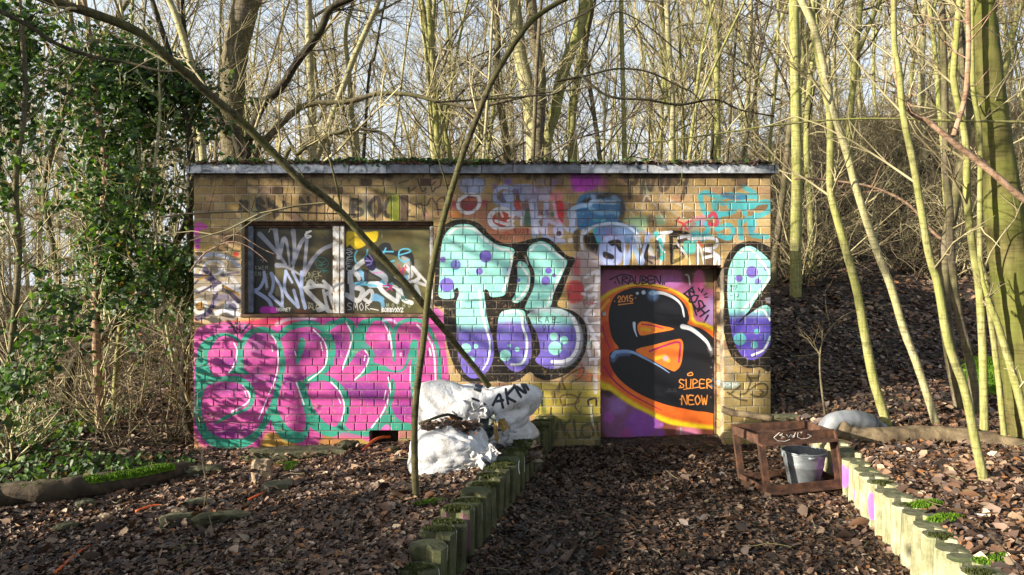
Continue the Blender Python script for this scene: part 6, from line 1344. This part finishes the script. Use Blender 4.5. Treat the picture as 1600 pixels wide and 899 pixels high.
# --- ivy
m, nt, p = newmat('ivy_leaf'); at = N(nt, 'ShaderNodeVertexColor', layer_name='tint'); nt.links.new(at.outputs[0], p.inputs['Base Color']); p.inputs['Roughness'].default_value = .5; p.inputs['Specular IOR Level'].default_value = .35
tr = nt.nodes.new('ShaderNodeBsdfTranslucent'); tcol = mix(nt, 1., at.outputs[0], (1.6,1.9,.6), 'MULTIPLY'); nt.links.new(tcol, tr.inputs[0]); ms = nt.nodes.new('ShaderNodeMixShader'); ms.inputs[0].default_value = .3
nt.links.new(p.outputs[0], ms.inputs[1]); nt.links.new(tr.outputs[0], ms.inputs[2]); nt.links.new(ms.outputs[0], nt.nodes['Material Output'].inputs[0]); M['ivy'] = m
IV = np.array([(.045,.09,.022),(.075,.14,.028),(.026,.055,.018),(.13,.20,.04),(.06,.08,.035),(.16,.10,.045)]); IV *= .85; IW_ = np.array([.3,.25,.22,.11,.08,.04])
def ivy(acc, C, R_, n, size, rnd=rs, lop=.35):
    """ivy leaves spread through ellipsoids: C centres, R radii"""
    C = np.asarray(C, float); R_ = np.asarray(R_, float)
    if lop > 1:
        d = rnd.normal(0, 1, (n, 3)); d /= np.linalg.norm(d, axis=1, keepdims=True); pos = C[rnd.choice(len(C), n)]+d*R_[0]*(rnd.rand(n, 1)**.5)
    else:
        m_ = n//26; w_ = (R_.prod(1)**.75); k = rnd.choice(len(C), m_, p=w_/w_.sum()); d = rnd.normal(0, 1, (m_, 3)); d /= np.linalg.norm(d, axis=1, keepdims=True)
        p0 = C[k]+d*R_[k]*1.15*(rnd.rand(m_, 1)**.45); keep = vn(p0[:, 0]+p0[:, 1]*.7, p0[:, 2]+p0[:, 1]*.3, 1.5) > -.02; p0 = p0[keep]; m_ = len(p0)
        L = rnd.uniform(.15, .75, (m_, 1, 1)); dr = np.stack([rnd.normal(0, .6, m_), rnd.normal(0, .5, m_), rnd.normal(-.25, .7, m_)], -1)[:, None, :]; t = np.linspace(0, 1, 26)[None, :, None]
        pos = p0[:, None, :]+dr*L*t+np.array((0, 0, -.30))*L*t*t; pos = (pos+rnd.normal(0, .045, pos.shape)).reshape(-1, 3); n = len(pos)
    nr = np.stack([rnd.normal(0, .6, n), rnd.normal(-.5, .6, n), rnd.normal(.5, .5, n)], -1); nr /= np.linalg.norm(nr, axis=1, keepdims=True)
    u = np.cross(nr, rnd.normal(0, 1, (n, 3))); u /= np.linalg.norm(u, axis=1, keepdims=True); v = np.cross(nr, u); s = size*rnd.uniform(.5, 1.3, n)[:, None]
    Q = [(-.5,0,0),(-.35,.42,.08),(.1,.36,.08),(.62,0,-.05),(.1,-.36,.08),(-.35,-.42,.08)]
    V = np.stack([pos+s*(a*u+b*v+c*nr) for a, b, c in Q], 1); F = (np.arange(n)*6)[:, None, None]+np.array([(0,2,1),(0,3,2),(0,4,3),(0,5,4)])[None]
    c = IV[rnd.choice(6, n, p=IW_)]*rnd.uniform(.7, 1.35, (n, 1)); acc.add(V.reshape(-1, 3), None, F.reshape(-1, 3), np.repeat(c, 6, 0))
def ivytree(label, pts, D, w0, w1, clumps, n, bk='bark_brown', size=.062, extend=3, ntw=14, Ltw=.9, seed=1):
    o = ptree(label, pts, D, w0, w1, bk, ntw=ntw, Ltw=Ltw, lo=.1, extend=extend, name='ivy_clad_tree', seed=seed, kids=4)
    a = Acc(); C = [pix(x, y, d) for x, y, d, r_, q in clumps]; R_ = [(r_*d/FPX, r_*d/FPX*1.1, r_*q*d/FPX) for x, y, d, r_, q in clumps]; ivy(a, C, R_, int(n*1.75), size)
    link('ivy', a.mesh('ivy', M['ivy'], False, np.array(o.location)), o); return o
ivytree('ivy-smothered tree with a reddish stem left of the hut', [(155,742),(156,680),(154,600),(150,520),(152,430),(158,350),(165,260),(150,150),(140,60)], 8.3, 15, 9, [(120,330,8.1,80,1.3),(165,250,8.4,70,1.2),(110,180,8.2,60,1.2),(175,430,8.2,40,1.8),(145,560,8.3,22,3.),(230,190,8.6,50,1.1),(90,90,8.3,60,.8),(200,90,8.3,40,1.)], 6000, 'bark_red', seed=11, ntw=46)
ivytree('ivy-covered leaning dark stem close to the hut corner', [(120,560),(160,530),(205,470),(250,415),(292,345),(300,260),(290,180),(270,100)], 8.7, 15, 9, [(260,170,8.6,60,1.),(285,250,8.5,40,1.6),(230,120,8.7,70,.7),(300,330,8.4,20,2.)], 4200, 'bark_dark', seed=12, ntw=40)
ivytree('dark gnarled ivy stem touching the left corner of the hut', [(296,688),(288,600),(292,540),(305,500),(300,440),(297,360),(296,290)], 8.2, 17, 9, [(300,420,8.0,14,5.),(296,300,8.1,25,2.)], 1600, 'bark_dark', extend=.8, ntw=12, seed=13)
ivytree('ivy-hung thicket tree at the far left edge', [(18,735),(10,640),(20,520),(30,400),(25,280),(40,150),(30,0)], 7.0, 11, 7, [(30,330,6.9,60,1.7),(60,470,6.8,45,1.7),(20,150,7.1,50,1.2),(40,600,6.8,50,.9),(100,120,7.3,50,.8),(20,40,7.1,50,.8)], 4300, seed=14, ntw=46)
ivytree('thin green-barked tree with light ivy right of the reddish stem', [(182,682),(179,620),(183,560),(190,480),(186,400),(188,300),(200,180),(205,60)], 9.0, 9, 6, [(200,300,8.9,45,1.8),(195,450,8.9,25,1.6),(220,380,8.9,30,1.)], 3200, 'bark_green', seed=15)
ivytree('bent ivy tree leaning in from the left edge behind the others', [(60,700),(75,600),(95,500),(85,400),(70,300),(90,200),(130,100),(180,30)], 9.3, 12, 8, [(80,420,9.3,50,1.8),(70,260,9.4,50,1.2),(180,100,9.2,60,.6)], 2800, 'bark_brown', seed=16, ntw=40)
ivytree('forked pale stem with sparse ivy beside the hut corner', [(330,720),(300,640),(270,560),(255,470),(245,380),(240,290),(250,180)], 7.6, 6, 4, [(250,420,7.6,24,2.),(240,300,7.6,26,1.5)], 900, 'bark_pale', ntw=26, Ltw=.8, extend=1, seed=17)
# pale bare shoots reaching in front of the left pier
for lb, pts, D in (('pale bare shoot arching in front of the window from the left', [(296,425),(318,398),(340,385),(362,378),(385,384),(405,398),(418,410)], 6.9), ('second pale shoot reaching over the window corner from the left', [(350,372),(362,368),(376,368),(392,378),(412,390),(430,398)], 6.95)):
    a = Acc(); S, r = stem(a, pts, D, D, 2.6, 1.2, 5); thing('bough', lb, 'branch', tuple(S[0]), None, a.mesh('bough', M['bark_red'], True, S[0]))
SHD = [with_mat(SH[k], M['twig_mid']) for k in (0, 3, 5)]
# multi-stem shrubs and brambles left of the hut
for i, (px, py) in enumerate(((40,700),(110,665),(215,640),(262,690),(150,610),(60,590),(240,600),(20,640),(190,700),(280,640),(100,560))):
    P = ground(px, py); o = thing('bare_shrub', ('tangled bare bush at the far left edge above the ground ivy', 'pale bare bush left of the reddish ivy stem', 'bare bush right of the thin green-barked ivy tree', 'low bare bush touching the hut corner near the ground', 'bare bush behind the reddish ivy stem', 'bare bush in the shade near the left edge', 'bare bush between green-barked tree and hut corner', 'dense bare bush halfway up the left edge', 'bare bush in front of the green-barked ivy tree', 'bare bush behind the gnarled stem at the hut corner', 'small bare bush farthest back among the ivy trees')[i], 'shrub', (P[0], P[1], P[2]-.03), 'tangled bare bushes among the ivy trees', SHD[i % 3]); o.rotation_euler = (0, 0, i*1.3); k = .65+.08*(i % 4); o.scale = (k, k, k)
a = Acc(); n = 4200; x, y = rs.uniform(-6.5, -2.9, n), rs.uniform(5.9, 9.5, n); xp = x/y*FPX+CX; zz = H(x, y); ok = (xp < 300) & (vn(x, y, 1.4)+.35*sstep(260, 60, xp) > .03) & (EYE-zz > 0) & ~inside_hut(x, y)
x, y, zz = x[ok], y[ok], zz[ok]; ivy(a, np.stack([x, y, zz+.06], -1), np.full((len(x), 3), .05), len(x), .062, lop=3)
link('ground_ivy', a.mesh('ground_ivy', M['ivy'], False), kind='stuff', label='low glossy ivy covering the ground behind the mossy log', category='ground cover')
a = Acc(); X_ = np.concatenate([rs.uniform(XL-.05, WX(600), 700), rs.uniform(WX(540), WX(780), 1300), rs.uniform(XL, XR, 900)]); 
C = np.stack([X_, WY-.05+.9*rs.rand(len(X_))**2, np.full(len(X_), ZTOP+.10)+.05*np.maximum(0, vn(X_, X_, 3)), ], -1); ivy(a, C, np.full((len(X_), 3), .035), len(X_), .05, lop=3)
link('roof_ivy', a.mesh('roof_ivy', M['ivy'], False), kind='stuff', label='ivy and moss creeping along the edge of the flat roof', category='ground cover')
a = Acc(); n = 4500; x = rs.uniform(XL, XR, n); y = WY-.07+(YB-WY)*rs.rand(n)**2.2; leaves(a, x, y, .06, 0, .8, z=np.full(n, ZTOP+.092)+np.abs(rs.normal(0, .006, n)))
link('roof_leaves', a.mesh('roof_leaves', M['leaf'], False), kind='stuff', label='dead leaves lying on the flat roof of the hut', category='leaf litter')
# seedlings in the leaves
for lb, pts, w in (('bare seedling stem in front of the left corner of the pink graffiti', [(332,830),(324,790),(321,750),(318,715),(305,690)], 2.2), ('second stem of the bare seedling at the left corner', [(318,800),(322,760),(316,710),(332,690)], 1.6), ('thin dry stalk leaning by the right palisade end', [(1590,890),(1570,860),(1545,835)], 2.5)):
    D = ground(*pts[0])[1]; a = Acc(); S, r = stem(a, pts, D, D, w, 1.1, 5); twigs(a, S, r, 3, .15, random.Random(5), .4, 1, 0); thing('seedling', lb, 'plant', tuple(S[0]), None, a.mesh('seedling', M['twig_mid'], True, S[0]))
# ---------------------------------------------------------------- the wood left of and behind the photographer; it shades the clearing
SH_ = np.array((-.92, -.39)); SH_ /= np.hypot(*SH_); TE = math.tan(SUN_EL)
def sunward(px, py, t, y=WY):
    """the point t metres towards the sun from the wall point seen at (px, py)"""
    return np.array((WX(px)+SH_[0]*t, y+SH_[1]*t, WZ(py)+TE*t))
def off_tree(lab, px, t, w, seed, bk='bark_brown', lean=0, h=12, clumps=(), nl=0, limbs=12):
    """trunk whose shadow falls on wall column px; clumps of ivy given by the wall point they shade"""
    b = sunward(px, CY, t); base = np.array((b[0], b[1], Hs(b[0], b[1]))); rnd = random.Random(seed); T = Acc(); C = Acc()
    pts = [base+np.array((0, 0, -.2))]+wander(base, (SH_[1]*lean, -SH_[0]*lean, 1), h, 12, rnd, .03, .01); r = np.linspace(w/2, w*.12, len(pts)); tube(T, spline(pts, 3), np.interp(np.linspace(0, 12, len(spline(pts, 3))), range(13+0), r[:13]), 12, True, rough=.05)
    for k in range(limbs):
        i = rnd.randint(3, 11); an = rnd.uniform(0, 6.28); branchlet(C, pts[i], (math.cos(an), math.sin(an), rnd.uniform(.1, 1)), rnd.uniform(1.2, 3), .03, 2, rnd, 5)
    o = thing('woodland_tree', lab, 'tree', tuple(base)); link('trunk', T.mesh('trunk', M[bk], True, base), o); link('crown', C.mesh('crown', M['twig'], True, base), o)
    if nl:
        a = Acc(); ivy(a, [sunward(x, y, t+dt) for x, y, dt, r_ in clumps], [(r_, r_, r_) for x, y, dt, r_ in clumps], nl, .085); link('ivy', a.mesh('ivy', M['ivy'], False, base), o)
    return o
off_tree('ivy-topped tree left of the clearing outside the frame, nearest the camera', 905, 9.0, .16, 1, clumps=((760,285,0,.30),(840,285,.3,.32),(700,262,.4,.25),(880,310,0,.25)), nl=5200)
off_tree('slim tree left of the clearing whose shadow falls on the right pier', 1168, 9.6, .19, 2, 'bark_green')
off_tree('ivy tree beside the clearing whose leaves dapple the upper left brickwork', 480, 6.2, .07, 3, 'bark_dark', clumps=((340,300,0,.28),(430,285,.2,.22),(520,300,0,.22),(600,290,.3,.25)), nl=2600, h=9, limbs=16)
off_tree('thin dark tree beside the clearing shading the boarded window', 560, 7.4, .05, 4, 'bark_dark', h=9, limbs=12, lean=.3)
off_tree('slender tree far left of the clearing', 1010, 12.5, .10, 5, 'bark_pale', lean=-.25)
off_tree('slender tree behind the photographer', 250, 9.0, .09, 6, 'bark_green', lean=.2)
orr = random.Random(9)
for i, (x, y, k) in enumerate(((-4.5,2.3,1.15),(-4.9,3.0,1.0),(-5.5,1.6,1.25),(-5.9,2.6,1.4),(-4.4,1.5,1.05),(-5.2,.7,1.),(-4.6,.2,.9),(-5.4,-.4,1.),(-6.6,1.6,1.4))):  # unseen bushes added and sized so their shadow covers the path
    z = Hs(x, y); o = thing('evergreen_bush', 'evergreen bush in the row left of the clearing, outside the frame', 'bush', (x, y, z), 'added shade bushes left of the clearing')
    b = link('branches', SH[i % 6], o); b.scale = (k, k, k); a = Acc(); ivy(a, [(orr.gauss(0, .3), orr.gauss(0, .3), orr.uniform(.2, 1.35)*k) for _ in range(9)], [(.38, .38, .30)]*9, 5200, .085); link('foliage', a.mesh('foliage', M['ivy'], False), o)
br = random.Random(31)
for i, (x, y) in enumerate(((-3.2,-3.5),(1.5,-4.2),(4.2,-2.6),(6.4,-.5),(7.5,2.2),(-1.,-6.5),(3.2,-7),(7,-5),(-5,-6),(9.5,.8),(9.8,4.6),(0.5,-9),(-8.5,-3),(5.5,-9),(-4,-10),(8.3,6.8),(-7.2,-1.2))):
    k = i % 8; a, b = variant(k, ('bark_brown', 'bark_pale', 'bark_green')[i % 3], 'twig'); o = thing('woodland_tree', '%s bare tree in the wood around the clearing, outside the frame' % KIND[k], 'tree', (x, y, Hs(x, y)), 'trees around the clearing, outside the frame'); o.rotation_euler = (0, 0, i*1.7); o.scale = (br.uniform(.9, 1.2),)*3
    link('trunk', a, o); link('crown', b, o)
